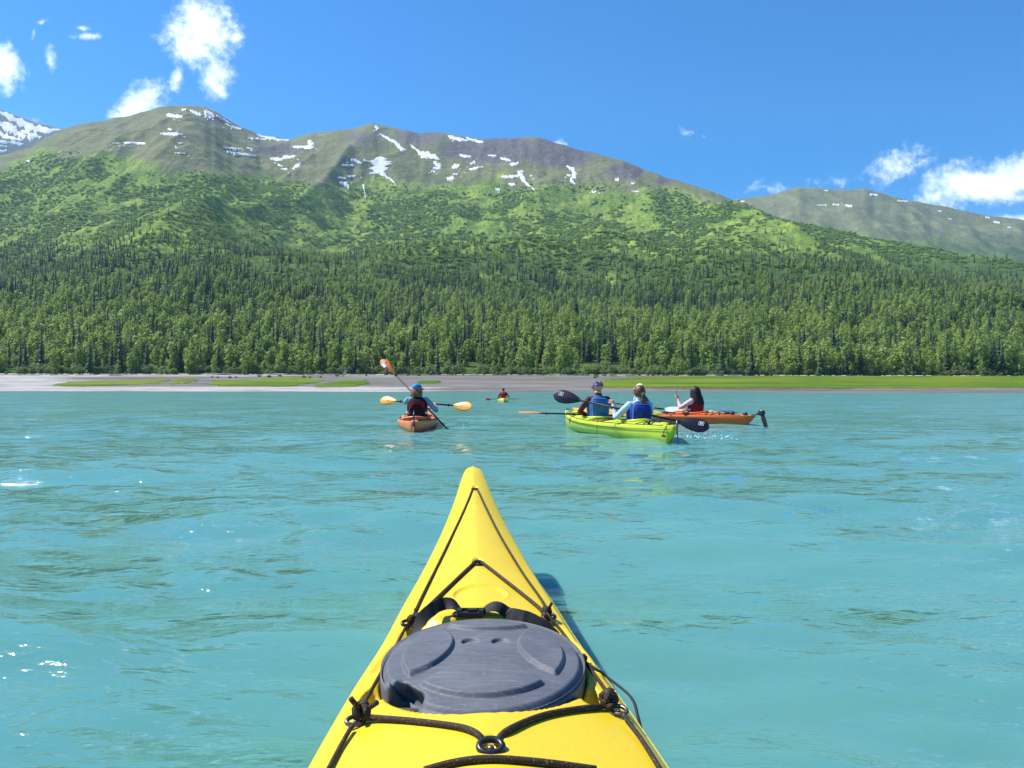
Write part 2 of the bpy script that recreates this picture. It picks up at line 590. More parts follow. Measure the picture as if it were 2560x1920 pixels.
def terrain_material(name):
    m = bpy.data.materials.new(name)
    m.use_nodes = True
    t = NT(m.node_tree)
    b = m.node_tree.nodes['Principled BSDF']
    b.inputs['Roughness'].default_value = 0.95
    b.inputs['Specular IOR Level'].default_value = 0.05
    a = attr(t, 'cover').outputs['Color']
    s = t.n('ShaderNodeSeparateColor', ins={0: a})
    veg, rock, shr = s.outputs[0], s.outputs[1], s.outputs[2]
    pos = t.n('ShaderNodeNewGeometry').outputs['Position']
    n1 = t.noise(pos, 0.012, 6, 0.62)
    n2 = t.noise(pos, 0.05, 5, 0.65)
    n3 = t.noise(t.mapping(pos, (1, 0.35, 0.35)), 0.09, 4, 0.6)
    alpine = t.mix(t.ramp(n1, 0.32, 0.68), (0.140, 0.156, 0.072), (0.215, 0.206, 0.122))
    alpine = t.mix(t.ramp(n2, 0.45, 0.72), alpine, (0.098, 0.130, 0.046))
    rockc = t.mix(t.ramp(n2, 0.3, 0.7), (0.088, 0.080, 0.090), (0.160, 0.146, 0.152))
    meadow = t.mix(t.ramp(n1, 0.34, 0.66), (0.135, 0.225, 0.042), (0.260, 0.330, 0.062))
    meadow = t.mix(t.math('MULTIPLY', t.ramp(n3, 0.42, 0.62), 0.65), meadow, (0.060, 0.120, 0.032))
    rk = t.ramp(t.math('ADD', rock, t.math('MULTIPLY', t.math('SUBTRACT', n2, 0.5), 0.9)), 0.35, 0.65)
    vg = t.ramp(t.math('ADD', veg, t.math('MULTIPLY', t.math('SUBTRACT', n1, 0.5), 1.3)), 0.36, 0.62)
    c = t.mix(rk, alpine, rockc)
    c = t.mix(vg, c, meadow)
    c = t.mix(shr, c, (0.050, 0.092, 0.028))
    t.put(b.inputs['Base Color'], c)
    h = t.math('ADD', t.math('MULTIPLY', n2, 9.0), t.math('MULTIPLY', t.noise(pos, 0.16, 4, 0.6), 3.5))
    bn = t.n('ShaderNodeBump', ins={'Strength': 0.9, 'Distance': 1.0, 'Height': h})
    t.put(b.inputs['Normal'], bn.outputs[0])
    return m


MT['terrain'] = terrain_material('mountain_ground')


def beach_material():
    m = bpy.data.materials.new('beach_gravel')
    m.use_nodes = True
    t = NT(m.node_tree)
    b = m.node_tree.nodes['Principled BSDF']
    b.inputs['Roughness'].default_value = 0.95
    b.inputs['Specular IOR Level'].default_value = 0.1
    s = t.n('ShaderNodeSeparateColor', ins={0: attr(t, 'cover').outputs['Color']})
    pale, olive = s.outputs[0], s.outputs[1]
    pos = t.n('ShaderNodeNewGeometry').outputs['Position']
    band = t.noise(t.mapping(pos, (0.010, 0.085, 0.1), (0, 0, 0.02)), 1.0, 6, 0.66)
    fine = t.noise(t.mapping(pos, (0.035, 0.22, 0.3)), 1.0, 6, 0.78)
    c = t.mix(t.ramp(band, 0.3, 0.7), (0.098, 0.093, 0.086), (0.225, 0.208, 0.186))
    f = t.ramp(t.math('ADD', pale, t.math('MULTIPLY', t.math('SUBTRACT', band, 0.5), 1.6)), 0.28, 0.75)
    c = t.mix(t.math('MULTIPLY', f, 0.9), c, (0.41, 0.390, 0.365))
    c = t.mix(t.math('MULTIPLY', t.ramp(fine, 0.46, 0.66), 0.75), c, (0.085, 0.078, 0.074))
    o = t.ramp(t.math('ADD', olive, t.math('MULTIPLY', t.math('SUBTRACT', fine, 0.5), 1.5)), 0.42, 0.62)
    c = t.mix(o, c, (0.115, 0.125, 0.035))
    t.put(b.inputs['Base Color'], c)
    bn = t.n('ShaderNodeBump', ins={'Strength': 0.7, 'Distance': 0.25, 'Height': fine})
    t.put(b.inputs['Normal'], bn.outputs[0])
    return m


MT['beach'] = beach_material()


def water_material():
    m = bpy.data.materials.new('glacial_water')
    m.use_nodes = True
    t = NT(m.node_tree)
    b = m.node_tree.nodes['Principled BSDF']
    pos = t.n('ShaderNodeNewGeometry').outputs['Position']
    n = t.noise(t.mapping(pos, (0.5, 1, 1)), 0.35, 4, 0.6)
    c = t.mix(t.ramp(n, 0.3, 0.7), (0.068, 0.218, 0.190), (0.094, 0.256, 0.228))
    h1 = t.noise(t.mapping(pos, (0.62, 1.25, 1), (0, 0, R(14))), 4.6, 3, 0.6, 0.5)
    h2 = t.noise(t.mapping(pos, (0.55, 1.3, 1), (0, 0, R(-20))), 15.0, 3, 0.55, 0.3)
    h3 = t.noise(t.mapping(pos, (0.6, 1.2, 1), (0, 0, R(8))), 42.0, 2, 0.5, 0.2)
    gust = t.ramp(t.noise(t.mapping(pos, (0.22, 0.5, 1)), 1.0, 3, 0.6), 0.35, 0.65, 0.45, 1.25)
    h = t.math('ADD', t.math('MULTIPLY', h1, 0.0300), t.math('MULTIPLY', t.math('MULTIPLY', h2, 0.0115), gust))
    h = t.math('ADD', h, t.math('MULTIPLY', t.math('MULTIPLY', h3, 0.0030), gust))
    bn = t.n('ShaderNodeBump', ins={'Strength': 1.0, 'Distance': 1.0, 'Height': h}).outputs[0]
    body = t.n('ShaderNodeBsdfDiffuse', ins={'Color': c})
    sss = t.n('ShaderNodeSubsurfaceScattering', ins={'Color': c, 'Scale': 0.4})
    sss.falloff = 'RANDOM_WALK'
    sss.inputs['Radius'].default_value = (0.6, 1.0, 1.0)
    milk = t.n('ShaderNodeMixShader', ins={0: 0.4, 1: body.outputs[0], 2: sss.outputs[0]})
    upn = t.n('ShaderNodeCombineXYZ', ins={0: 0.0, 1: 0.0, 2: 1.0}).outputs[0]
    t.put(body.inputs['Normal'], upn)
    # farther out the ripples are finer than a pixel: a rough surface with small random tilts
    nv1 = t.noise(t.mapping(pos, (0.30, 1.0, 1), (0, 0, R(6))), 1.1, 4, 0.65, out=1)
    nv2 = t.noise(t.mapping(pos, (0.4, 1.0, 1)), 9.0, 3, 0.7, out=1)
    tilt = t.vmath('ADD', t.vmath('SUBTRACT', nv1, (0.5, 0.5, 0.5)), t.vmath('SUBTRACT', nv2, (0.5, 0.5, 0.5)))
    tilt = t.vmath('MULTIPLY', tilt, (0.66, 1.35, 0.0))
    bnn = t.vmath('NORMALIZE', t.vmath('ADD', bn, t.vmath('MULTIPLY', tilt, (0.6, 0.8, 0.0))))
    top = t.n('ShaderNodeBsdfGlossy', ins={'Color': (1, 1, 1, 1), 'Roughness': 0.06, 'Normal': bnn})
    fr = t.n('ShaderNodeFresnel', ins={'IOR': 1.78, 'Normal': bnn}).outputs[0]
    near = t.n('ShaderNodeMixShader', ins={0: fr, 1: milk.outputs[0], 2: top.outputs[0]})
    gn = t.n('ShaderNodeNewGeometry').outputs['Normal']
    fn = t.vmath('NORMALIZE', t.vmath('ADD', gn, tilt))
    b.inputs['Roughness'].default_value = 0.22
    b.inputs['IOR'].default_value = 1.40
    t.put(b.inputs['Base Color'], c)
    t.put(b.inputs['Normal'], fn)
    dist = t.vmath('LENGTH', pos)
    mx = t.n('ShaderNodeMixShader', ins={0: t.ramp(dist, 7.0, 45.0, 0.0, 1.0), 1: near.outputs[0], 2: b.outputs[0]})
    t.t.links.new(mx.outputs[0], m.node_tree.nodes['Material Output'].inputs[0])
    return m


MT['water'] = water_material()


# ------------------------------------------------------------------ terrain: grid in (x/y, y)
def terr_mesh(name, xt, Yg, Hg, cover, material, parent=None):
    nx, ny = Hg.shape
    X = xt[:, None] * Yg
    V = np.stack([X, Yg, Hg], -1).reshape(-1, 3)
    i = np.arange(nx - 1)[:, None] * ny + np.arange(ny - 1)[None, :]
    Fq = np.stack([i, i + ny, i + ny + 1, i + 1], -1).reshape(-1, 4)
    me = mesh(name, V, Fq, material)
    ca = me.color_attributes.new('cover', 'FLOAT_COLOR', 'POINT')
    cv = np.ones((len(V), 4), np.float32)
    cv[:, :3] = cover.reshape(-1, 3)
    ca.data.foreach_set('color', cv.ravel())
    return link(name, me, parent), V


def poly(pts, x):
    p = np.array(pts, float)
    return np.interp(x, p[:, 0], p[:, 1])


def smooth1(a, k):
    ker = np.hanning(2 * k + 1); ker /= ker.sum()
    return np.convolve(np.pad(a, k, mode='edge'), ker, mode='valid')


k22 = 1.1573
RIDGE = [(-1400, 700), (-600, 560), (-200, 450), (0, 388), (60, 372), (110, 345), (156, 324), (214, 307), (300, 293), (347, 281), (399, 268),
         (445, 263), (509, 267), (535, 278), (579, 307), (648, 336), (723, 348), (752, 338), (798, 329), (862, 324), (905, 313), (931, 305),
         (984, 320), (1047, 332), (1094, 329), (1157, 341), (1215, 346), (1290, 345), (1343, 340), (1389, 356), (1481, 380), (1551, 399),
         (1643, 434), (1736, 463), (1805, 486), (1850, 503), (1934, 541), (2061, 568), (2136, 584), (2264, 608), (2408, 632), (2560, 651),
         (2900, 700), (3600, 780)]
YR = [(-1400, 2000), (0, 2600), (400, 3000), (720, 3350), (930, 3250), (1340, 3100), (1650, 2700), (1850, 2300), (2200, 1950), (2560, 1700), (3600, 1400)]
VEG = [(-1400, 560), (-300, 470), (0, 436), (98, 388), (231, 398), (405, 416), (520, 442), (694, 450), (810, 474), (984, 472), (1280, 471),
       (1395, 471), (1570, 471), (1685, 479), (1772, 512), (1860, 508), (2000, 545), (2200, 560), (3600, 600)]
NX, NY = 940, 400
xt = np.linspace(-1.15, 1.15, NX)
pxx = 1280 + F * xt
Y0 = 425.0
Yr = smooth1(poly(YR, pxx), 25)
e_t = (975 - poly(RIDGE, pxx)) / F
e_t = e_t + (fbm(pxx / 26, pxx * 0, 5, 4) - 0.5) * 6.0 / F
tt = np.concatenate([np.linspace(0, 1, NY - 40) ** 1.12, 1 + np.linspace(0.02, 0.6, 40)])
Yg = Y0 + (Yr[:, None] - Y0) * tt[None, :]
Xg = xt[:, None] * Yg
HB = 9.4
mid = sstep(700, 900, pxx) * (1 - sstep(1500, 1800, pxx))
T = tt[None, :] * np.ones((NX, 1))
Tc = np.minimum(T, 1.0)
s_plain = 0.55 * Tc ** 1.12 + 0.45 * Tc ** 1.7
s_bowl = 0.80 * (0.55 * Tc ** 1.10 + 0.45 * Tc ** 1.5) + 0.20 * sstep(0.70, 1.0, Tc)
S = s_plain * (1 - mid[:, None]) + s_bowl * mid[:, None]
Hr = e_t * Yr + 0
Hg = HB + (Hr[:, None] - HB) * S
env = sstep(0.04, 0.35, Tc) * (1 - 0.75 * sstep(0.8, 1.0, Tc))
rel = (fbm(Xg / 420, Yg / 900, 3, 5, 0.5, True) - 0.55) * 120 + (fbm(Xg / 900, Yg / 900, 9, 3) - 0.5) * 110
rel2 = (fbm(Xg / 95, Yg / 190, 21, 4, 0.55) - 0.5) * 26
Hg = Hg + env * (rel + rel2)
back = np.clip(T - 1, 0, None)
Hg = Hg - back * 1.1 * Hr[:, None]
for _ in range(3):
    e = (Hg - H0) / Yg
    e_max = e.max(1)
    Hg = Hg + ((e_t - e_max) * Yr)[:, None] * sstep(0.25, 1.0, T)
pX, pY = proj(np.stack([Xg, Yg, Hg], -1).reshape(-1, 3))
pX, pY = pX.reshape(Hg.shape), pY.reshape(Hg.shape)
vb = poly(VEG, pX)
veg = sstep(-62, 46, pY - vb + (fbm(Xg / 160, Yg / 300, 31, 4) - 0.5) * 70)
rock = 0.25 + 0.0 * pX
for (cx, cyy, rx, ry, a) in ((1230, 372, 170, 42, 1.0), (1400, 380, 110, 50, 0.95), (1050, 340, 90, 40, 0.7), (905, 345, 80, 35, 0.6), (1560, 430, 60, 26, 1.0),
                            (1660, 455, 60, 20, 0.8), (560, 300, 120, 30, 0.6), (700, 372, 110, 20, 0.75), (880, 400, 130, 20, 0.5), (1290, 440, 90, 24, 0.4),
                            (600, 430, 110, 22, 0.5), (760, 560, 60, 18, 0.3), (60, 430, 80, 40, 0.4), (1850, 1200, 10, 10, 0)):
    rock = np.maximum(rock, a * np.exp(-(((pX - cx) / rx) ** 2 + ((pY - cyy) / ry) ** 2)))
rock = rock * (1 - 0.8 * veg)
fl = sstep(600, 680, pY) * 0.9 * (1 - 0.0)
cover = np.stack([veg, rock, fl * sstep(0.3, 0.7, 0.3 + fbm(Xg / 40, Yg / 60, 77, 3))], -1)
mountain, _ = terr_mesh('mountain', xt, Yg, Hg, cover, MT['terrain'])
tag(mountain, kind='structure')
eg = (Hg - H0) / Yg
egm = np.maximum.accumulate(eg, 1)


def on_slope(px, py):
    """first place of the mountain that the sight line through this pixel meets"""
    d = ray(px, py)
    x = d.x / d.y; e_ = d.z / d.y
    fi = (x - xt[0]) / (xt[1] - xt[0])
    i = int(np.clip(round(fi), 0, NX - 1))
    col = egm[i]
    j = int(np.searchsorted(col, e_))
    if j <= 0 or j >= NY: j = min(max(j, 1), NY - 41)
    f = (e_ - col[j - 1]) / max(col[j] - col[j - 1], 1e-9)
    f = min(max(f, 0), 1)
    y = Yg[i, j - 1] * (1 - f) + Yg[i, j] * f
    z = Hg[i, j - 1] * (1 - f) + Hg[i, j] * f
    return Vector((x * y, y, z))


def height_at(X, Y):
    """mountain height at many places"""
    x = X / Y
    fi = np.clip((x - xt[0]) / (xt[1] - xt[0]), 0, NX - 1.001)
    i = fi.astype(int); a = fi - i
    out = 0
    for ii, wgt in ((i, 1 - a), (i + 1, a)):
        t_ = (Y - Y0) / (Yr[ii] - Y0)
        jf = np.interp(t_, tt, np.arange(NY))
        j = np.clip(jf.astype(int), 0, NY - 2); b_ = jf - j
        out = out + wgt * (Hg[ii, j] * (1 - b_) + Hg[ii, j + 1] * b_)
    return out


# the hill farther right and the snowy peak far left
def far_ridge(name, line, x0, x1, ya, yb, nx, ny, seed, reach=0.62, snow=False):
    xs = np.linspace((x0 - 1280) / F, (x1 - 1280) / F, nx)
    p = 1280 + F * xs
    er = (975 - poly(line, p)) / F + (fbm(p / 22, p * 0, seed, 4) - 0.5) * 5 / F
    t_ = np.concatenate([np.linspace(0, 1, ny - 12), 1 + np.linspace(0.05, 0.5, 12)])
    Yq = ya + (yb - ya) * t_[None, :] * np.ones((nx, 1))
    Xq = xs[:, None] * Yq
    Tq = t_[None, :] * np.ones((nx, 1)); Tm = np.minimum(Tq, 1)
    Hq = (er * yb)[:, None] * (0.25 + 0.75 * (0.6 * Tm + 0.4 * Tm ** 2)) * 1.0
    ev = (1 - 0.8 * sstep(0.8, 1, Tm))
    Hq = Hq + ev * ((fbm(Xq / 600, Yq / 900, seed + 2, 5, 0.5, True) - 0.55) * 190 + (fbm(Xq / 120, Yq / 200, seed + 5, 4) - 0.5) * 36)
    Hq = Hq - np.clip(Tq - 1, 0, None) * 1.2 * (er * yb)[:, None]
    for _ in range(3):
        em = ((Hq - H0) / Yq).max(1)
        Hq = Hq + ((er - em) * yb)[:, None] * sstep(0.3, 1.0, Tq)
    qx, qy = proj(np.stack([Xq, Yq, Hq], -1).reshape(-1, 3))
    qx, qy = qx.reshape(Hq.shape), qy.reshape(Hq.shape)
    return xs, Yq, Hq, qx, qy


FARLINE = [(1500, 560), (1800, 500), (1850, 495), (1917, 486), (1963, 474), (2000, 464.5), (2050, 468.6), (2119, 471.5), (2165, 470), (2235, 489),
           (2322, 506), (2380, 516.6), (2466, 535), (2560, 547), (2800, 590), (3500, 700)]
xs, Yq, Hq, qx, qy = far_ridge('far', FARLINE, 1600, 3400, 3000, 5200, 300, 150, 41)
vg2 = sstep(-40, 60, qy - poly([(1600, 590), (2000, 580), (2300, 590), (2560, 640), (3400, 700)], qx) + (fbm(qx / 60, qy / 30, 3, 4) - 0.5) * 60)
cov2 = np.stack([vg2, 0.22 * np.ones_like(vg2), 0.75 * sstep(560, 640, qy)], -1)
far_hill, _ = terr_mesh('hill', xs, Yq, Hq, cov2, MT['terrain'])
tag(far_hill, kind='structure')
FARG = (xs, Yq, Hq, np.maximum.accumulate((Hq - H0) / Yq, 1))
SNOWLINE = [(-1500, 520), (-500, 340), (-150, 262), (-40, 264), (0, 277), (40, 290), (80, 306), (120, 316), (155, 322), (220, 350), (400, 420)]
xs3, Yq3, Hq3, qx3, qy3 = far_ridge('snowpeak', SNOWLINE, -900, 420, 4300, 6200, 220, 130, 57)
cov3 = np.stack([0 * qx3, 0.85 + 0 * qx3, 0 * qx3], -1)
snow_peak, _ = terr_mesh('mountain', xs3, Yq3, Hq3, cov3, MT['terrain'])
tag(snow_peak, kind='structure')
SNG = (xs3, Yq3, Hq3, np.maximum.accumulate((Hq3 - H0) / Yq3, 1))


def on_far(px, py, G):
    gx_, gY, gH, ge = G
    d = ray(px, py); x = d.x / d.y; e_ = d.z / d.y
    i = int(np.clip(round((x - gx_[0]) / (gx_[1] - gx_[0])), 0, len(gx_) - 1))
    j = int(np.clip(np.searchsorted(ge[i], e_), 1, gY.shape[1] - 13))
    f = min(max((e_ - ge[i, j - 1]) / max(ge[i, j] - ge[i, j - 1], 1e-9), 0), 1)
    y = gY[i, j - 1] * (1 - f) + gY[i, j] * f
    return Vector((x * y, y, gH[i, j - 1] * (1 - f) + gH[i, j] * f))


def snow_patch(stroke, place, parent, thick=1.6):
    P = spline([(a, b, c) for a, b, c in stroke], max(3, int(14 / max(1, len(stroke) - 1)) + 3))
    n = len(P); K = 7
    V, Fc = [], []
    for i, p in enumerate(P):
        a = P[max(i - 1, 0)]; b = P[min(i + 1, n - 1)]
        dx, dy = b.x - a.x, b.y - a.y
        L = math.hypot(dx, dy) or 1
        nx_, ny_ = -dy / L, dx / L
        endf = min(1.0, 0.35 + min(i, n - 1 - i) / 2.0)
        wl = p.z * 0.5 * endf * random.uniform(0.35, 1.5); wr = p.z * 0.5 * endf * random.uniform(0.35, 1.5)
        for k in range(K):
            u = 2 * k / (K - 1) - 1
            off = u * (wr if u > 0 else wl)
            q = place(p.x + nx_ * off, p.y + ny_ * off)
            lift = thick * (1 - abs(u) ** 3) - 0.4 * (abs(u) > 0.99) + 0.5
            V.append((q.x, q.y - 0.4 * lift, q.z + lift))
    for i in range(n - 1):
        for k in range(K - 1):
            Fc.append((i * K + k, i * K + k + 1, (i + 1) * K + k + 1, (i + 1) * K + k))
    return part('snow_patch', (V, Fc), MT['snow'], parent)


def zz(pts, ox, oy, s):
    return [(ox + x * s, oy + y * s, max(2.6, wd * s * 1.12)) for x, y, wd in pts]


S5 = [[(0, 250, 15), (80, 268, 18), (150, 282, 14), (222, 285, 6)], [(235, 328, 8), (300, 328, 18), (380, 335, 14)], [(345, 285, 20), (352, 325, 40)],
      [(768, 190, 14), (780, 215, 20), (790, 205, 10)], [(795, 243, 6), (850, 275, 16), (900, 305, 18), (935, 340, 32), (968, 345, 8)],
      [(990, 310, 8), (1050, 360, 22), (1090, 385, 44), (1140, 385, 30), (1183, 412, 8)], [(1235, 257, 12), (1290, 275, 24), (1362, 288, 10)],
      [(1350, 268, 10), (1400, 285, 18), (1462, 298, 10)], [(798, 392, 40), (800, 435, 110), (808, 478, 56), (825, 510, 20), (870, 540, 9), (905, 580, 7)],
      [(725, 503, 6), (770, 492, 18), (800, 490, 20)], [(612, 408, 14), (645, 422, 24), (683, 435, 8)], [(690, 412, 14), (712, 420, 10)],
      [(548, 445, 8), (590, 447, 14), (630, 448, 14)], [(525, 525, 10), (560, 530, 18), (580, 535, 12)], [(585, 520, 14), (640, 515, 12)],
      [(535, 558, 10), (575, 565, 30), (598, 598, 6)], [(692, 570, 18), (696, 600, 6), (705, 660, 5)], [(90, 402, 8), (150, 408, 22), (190, 395, 20), (255, 388, 10)],
      [(232, 472, 10), (262, 450, 18), (292, 430, 8)], [(140, 442, 10), (175, 455, 8)], [(160, 470, 8), (205, 472, 10)],
      [(1140, 425, 10), (1170, 440, 26), (1180, 460, 20), (1135, 470, 18)], [(1125, 485, 10), (1155, 487, 8)], [(1260, 462, 12), (1290, 450, 34), (1308, 455, 14)],
      [(1310, 378, 12), (1345, 388, 16), (1385, 390, 6)], [(1375, 440, 12), (1410, 425, 20)], [(1370, 472, 10), (1420, 465, 18), (1460, 455, 6)],
      [(1490, 383, 6), (1545, 385, 8)], [(1570, 398, 10), (1620, 412, 16), (1640, 420, 6)], [(1630, 440, 14), (1680, 438, 16), (1685, 425, 8)],
      [(1575, 520, 8), (1630, 520, 18), (1690, 515, 20)], [(1685, 480, 14), (1710, 520, 22), (1735, 560, 18), (1790, 605, 7)], [(1700, 482, 14), (1725, 490, 6)],
      [(1620, 570, 8), (1650, 570, 22), (1670, 575, 8)], [(1540, 600, 10), (1570, 605, 14)], [(1225, 530, 16), (1260, 530, 30), (1270, 540, 10)],
      [(1265, 505, 8), (1300, 503, 8)], [(1995, 450, 10), (2040, 475, 22), (2045, 510, 24), (2030, 545, 24), (2055, 568, 7)], [(1998, 508, 8), (2025, 515, 14)],
      [(1765, 520, 14), (1775, 510, 8)], [(2160, 612, 20), (2188, 617, 14)]]
S3 = [[(720, 82, 10), (755, 86, 14), (790, 90, 8)], [(785, 60, 10), (805, 60, 8)], [(820, 62, 8), (850, 75, 14), (870, 85, 8)], [(885, 65, 16), (905, 82, 26), (928, 90, 10)],
      [(935, 84, 5), (960, 100, 7), (1000, 121, 5)], [(975, 120, 6), (1010, 135, 8), (1045, 143, 5)], [(725, 143, 8), (745, 147, 6)], [(690, 163, 6), (740, 165, 12), (790, 168, 10)],
      [(485, 206, 5), (520, 206, 5)], [(535, 204, 6), (580, 204, 8), (630, 206, 6)], [(770, 206, 5), (790, 206, 4)], [(960, 222, 5), (1010, 228, 8), (1045, 230, 5)],
      [(1065, 225, 6), (1095, 230, 5)], [(980, 240, 6), (1030, 252, 12), (1105, 260, 6)], [(755, 248, 4), (803, 250, 4)], [(115, 282, 6), (135, 283, 5)], [(1070, 183, 5), (1150, 188, 6)]]
S2 = [[(445, 362, 8), (462, 360, 14)], [(515, 378, 8), (530, 379, 6)], [(515, 412, 4), (548, 414, 6)]]
S2F = [[(1545, 425, 8), (1580, 428, 8)], [(1665, 452, 6), (1710, 457, 8)], [(1640, 428, 4), (1690, 440, 5)], [(1320, 472, 4), (1360, 472, 5)], [(1385, 468, 6), (1415, 472, 4)],
       [(1440, 472, 8), (1470, 477, 10)], [(1840, 496, 4), (1858, 500, 4)], [(1885, 530, 4), (1900, 533, 4)], [(2045, 523, 7), (2065, 528, 7)], [(2080, 543, 7), (2108, 548, 6)],
       [(985, 457, 8), (1005, 455, 6)], [(2140, 567, 5), (2155, 570, 4)], [(1350, 409, 4), (1366, 409, 4)]]
SL = [[(-60, 62, 14), (0, 72, 12), (60, 98, 26), (120, 130, 30), (180, 145, 25), (262, 147, 8)], [(0, 125, 14), (40, 135, 40), (75, 160, 26), (110, 178, 18)],
      [(-40, 150, 20), (0, 165, 20), (60, 185, 20), (100, 190, 10)], [(120, 185, 26), (160, 165, 20)], [(0, 196, 10), (60, 205, 14), (100, 210, 8)], [(-30, 240, 12), (30, 238, 10)],
      [(-60, 110, 20), (-20, 115, 20), (20, 118, 10)], [(90, 150, 14), (140, 168, 12), (180, 182, 10)], [(-50, 200, 16), (-10, 215, 12), (30, 220, 8)]]
def bits(st):
    for _ in range(random.choice((0, 1, 1, 2))):
        x, y, wd = random.choice(st)
        x += random.uniform(-14, 14); y += random.uniform(-1, 7); l = random.uniform(2, 6)
        snow_patch([(x, y, 2.0), (x + l, y + random.uniform(-.3, .8), 2.4)], on_slope, mountain, 0.8)


for st in S5:
    snow_patch(zz(st, 640, 240, .3888), on_slope, mountain); bits(zz(st, 640, 244, .3888))
for st in S3:
    snow_patch(zz(st, 0, 240, .5787), on_slope, mountain); bits(zz(st, 0, 244, .5787))
for st in S2: snow_patch(zz(st, 1280, 240, .5787), on_slope, mountain)
for st in S2F: snow_patch(zz(st, 1280, 240, .5787), lambda a, b: on_far(a, b, FARG), far_hill, 2.5)
for st in SL: snow_patch(zz(st, 0, 240, .5787), lambda a, b: on_far(a, b, SNG), snow_peak, 3)

# ------------------------------------------------------------------ beach
def beach_h(X, Y):
    t_ = (Y - 300) / 130.0
    wv = (fbm(X / 60, Y / 25, 91, 4) - 0.5)
    return 9.35 * t_ + 0.5 * wv * np.clip(1 - abs(t_ - 0.5) * 1.6, 0, 1) + 0.25 * (fbm(X / 18, Y / 9, 95, 3) - 0.5) * np.clip(t_ * 4, 0.0, 1)


bx = np.linspace(-1.25, 1.25, 420)
by = np.linspace(272, 470, 110)
BY = np.ones((420, 1)) * by[None, :]
BX = bx[:, None] * BY
BH = beach_h(BX, BY)
BH = np.where(BY > 430, 9.35 + (BY - 430) * 0.02 - 0.15 + 0 * BH, BH)
bpx, bpy_ = proj(np.stack([BX, BY, BH], -1).reshape(-1, 3))
bpx, bpy_ = bpx.reshape(BH.shape), bpy_.reshape(BH.shape)
pale = np.clip(sstep(330, 60, bpx) * 0.75 + 0.85 * sstep(964, 969, bpy_ - 2 * (bpx > 1200)) * (1 - sstep(1000, 1250, bpx)) + 0.55 * sstep(944, 939, bpy_) * (bpx < 1000), 0, 1)
pale = pale * 0.85 + 0.1 * (bpx < 1000)
pale = np.where(bpx > 1250, 0.12, pale)
olive = 0.62 * np.exp(-((bpx - 740) / 150) ** 2 - ((bpy_ - 942) / 4.5) ** 2) + 0.7 * sstep(1500, 1600, bpx) * np.exp(-((bpy_ - 942) / 4) ** 2) + 0.55 * np.exp(-((bpx - 1340) / 180) ** 2 - ((bpy_ - 950) / 5) ** 2)
beach, _ = terr_mesh('beach', bx, BY, BH, np.stack([pale, olive, 0 * pale], -1), MT['beach'])
tag(beach, kind='structure')


def on_beach(px, py):
    d = ray(px, py); x = d.x / d.y; e_ = d.z / d.y
    Y = np.linspace(300, 430, 500)
    z = H0 + e_ * Y
    h = beach_h(x * Y, Y)
    k = int(np.argmax(h >= z)) if (h >= z).any() else 499
    return Vector((x * Y[k], Y[k], h[k]))


def grass_patch(polyg, step=3.0):
    """a low mat of shore grass, its outline ragged"""
    P = np.array(polyg, float)
    x0, x1 = P[:, 0].min() - 8, P[:, 0].max() + 8
    nx_ = int((x1 - x0) / step) + 2
    gx2 = (np.linspace(x0, x1, nx_) - 1280) / F
    gy = np.linspace(305, 429, 120)
    GY = np.ones((nx_, 1)) * gy[None, :]
    GX = gx2[:, None] * GY
    GH = beach_h(GX, GY)
    ax, ay = proj(np.stack([GX, GY, GH], -1).reshape(-1, 3))
    ax = ax + (fbm(ax / 30, ay / 3, 5, 3) - 0.5) * 40; ay = ay + (fbm(ax / 50, ay / 6, 8, 3) - 0.5) * 4
    inside = np.zeros(len(ax), bool)
    j = len(P) - 1
    for i in range(len(P)):
        xi, yi, xj, yj = P[i, 0], P[i, 1], P[j, 0], P[j, 1]
        c = ((yi > ay) != (yj > ay)) & (ax < (xj - xi) * (ay - yi) / (yj - yi + 1e-12) + xi)
        inside ^= c
        j = i
    inside = inside.reshape(GH.shape)
    f = inside.astype(float)
    for _ in range(2):
        g = np.pad(f, 1, mode='edge')
        f = (g[:-2, 1:-1] + g[2:, 1:-1] + g[1:-1, :-2] + g[1:-1, 2:] + g[1:-1, 1:-1]) / 5
    Z = GH + 0.45 * f - 0.12 + 0.22 * fbm(GX / 2.0, GY / 1.5, 3, 2) * f
    n_y = GH.shape[1]
    ii = np.arange(nx_ - 1)[:, None] * n_y + np.arange(n_y - 1)[None, :]
    Fq = np.stack([ii, ii + n_y, ii + n_y + 1, ii + 1], -1)
    keep = (f[:-1, :-1] > 0.25)
    V = np.stack([GX, GY, Z], -1).reshape(-1, 3)
    Fq = Fq[keep]
    used = np.unique(Fq)
    remap = np.full(len(V), -1); remap[used] = np.arange(len(used))
    o = link('grass', mesh('grass', V[used], remap[Fq], MT['grass']))
    tag(o, kind='stuff')
    return o


GP = [[(130, 965), (165, 957), (210, 955), (260, 953), (330, 951), (420, 949.5), (430, 953), (390, 958), (330, 962), (240, 966)],
      [(424, 959), (445, 953), (485, 947), (498, 950), (470, 957), (436, 961)],
      [(516, 961), (540, 953), (620, 950), (700, 946), (760, 947), (812, 951), (780, 958), (735, 965), (640, 967), (560, 965)],
      [(786, 966), (830, 958), (862, 951), (922, 949), (915, 962), (868, 967), (800, 968)], [(1032, 960), (1060, 953), (1102, 954), (1100, 959)],
      [(1478, 968), (1500, 954), (1545, 947), (1700, 944), (2000, 942), (2600, 941), (3000, 941), (3000, 973), (2560, 971), (2000, 971), (1620, 970)]]
for p_ in GP:
    grass_patch(p_, 3.0)

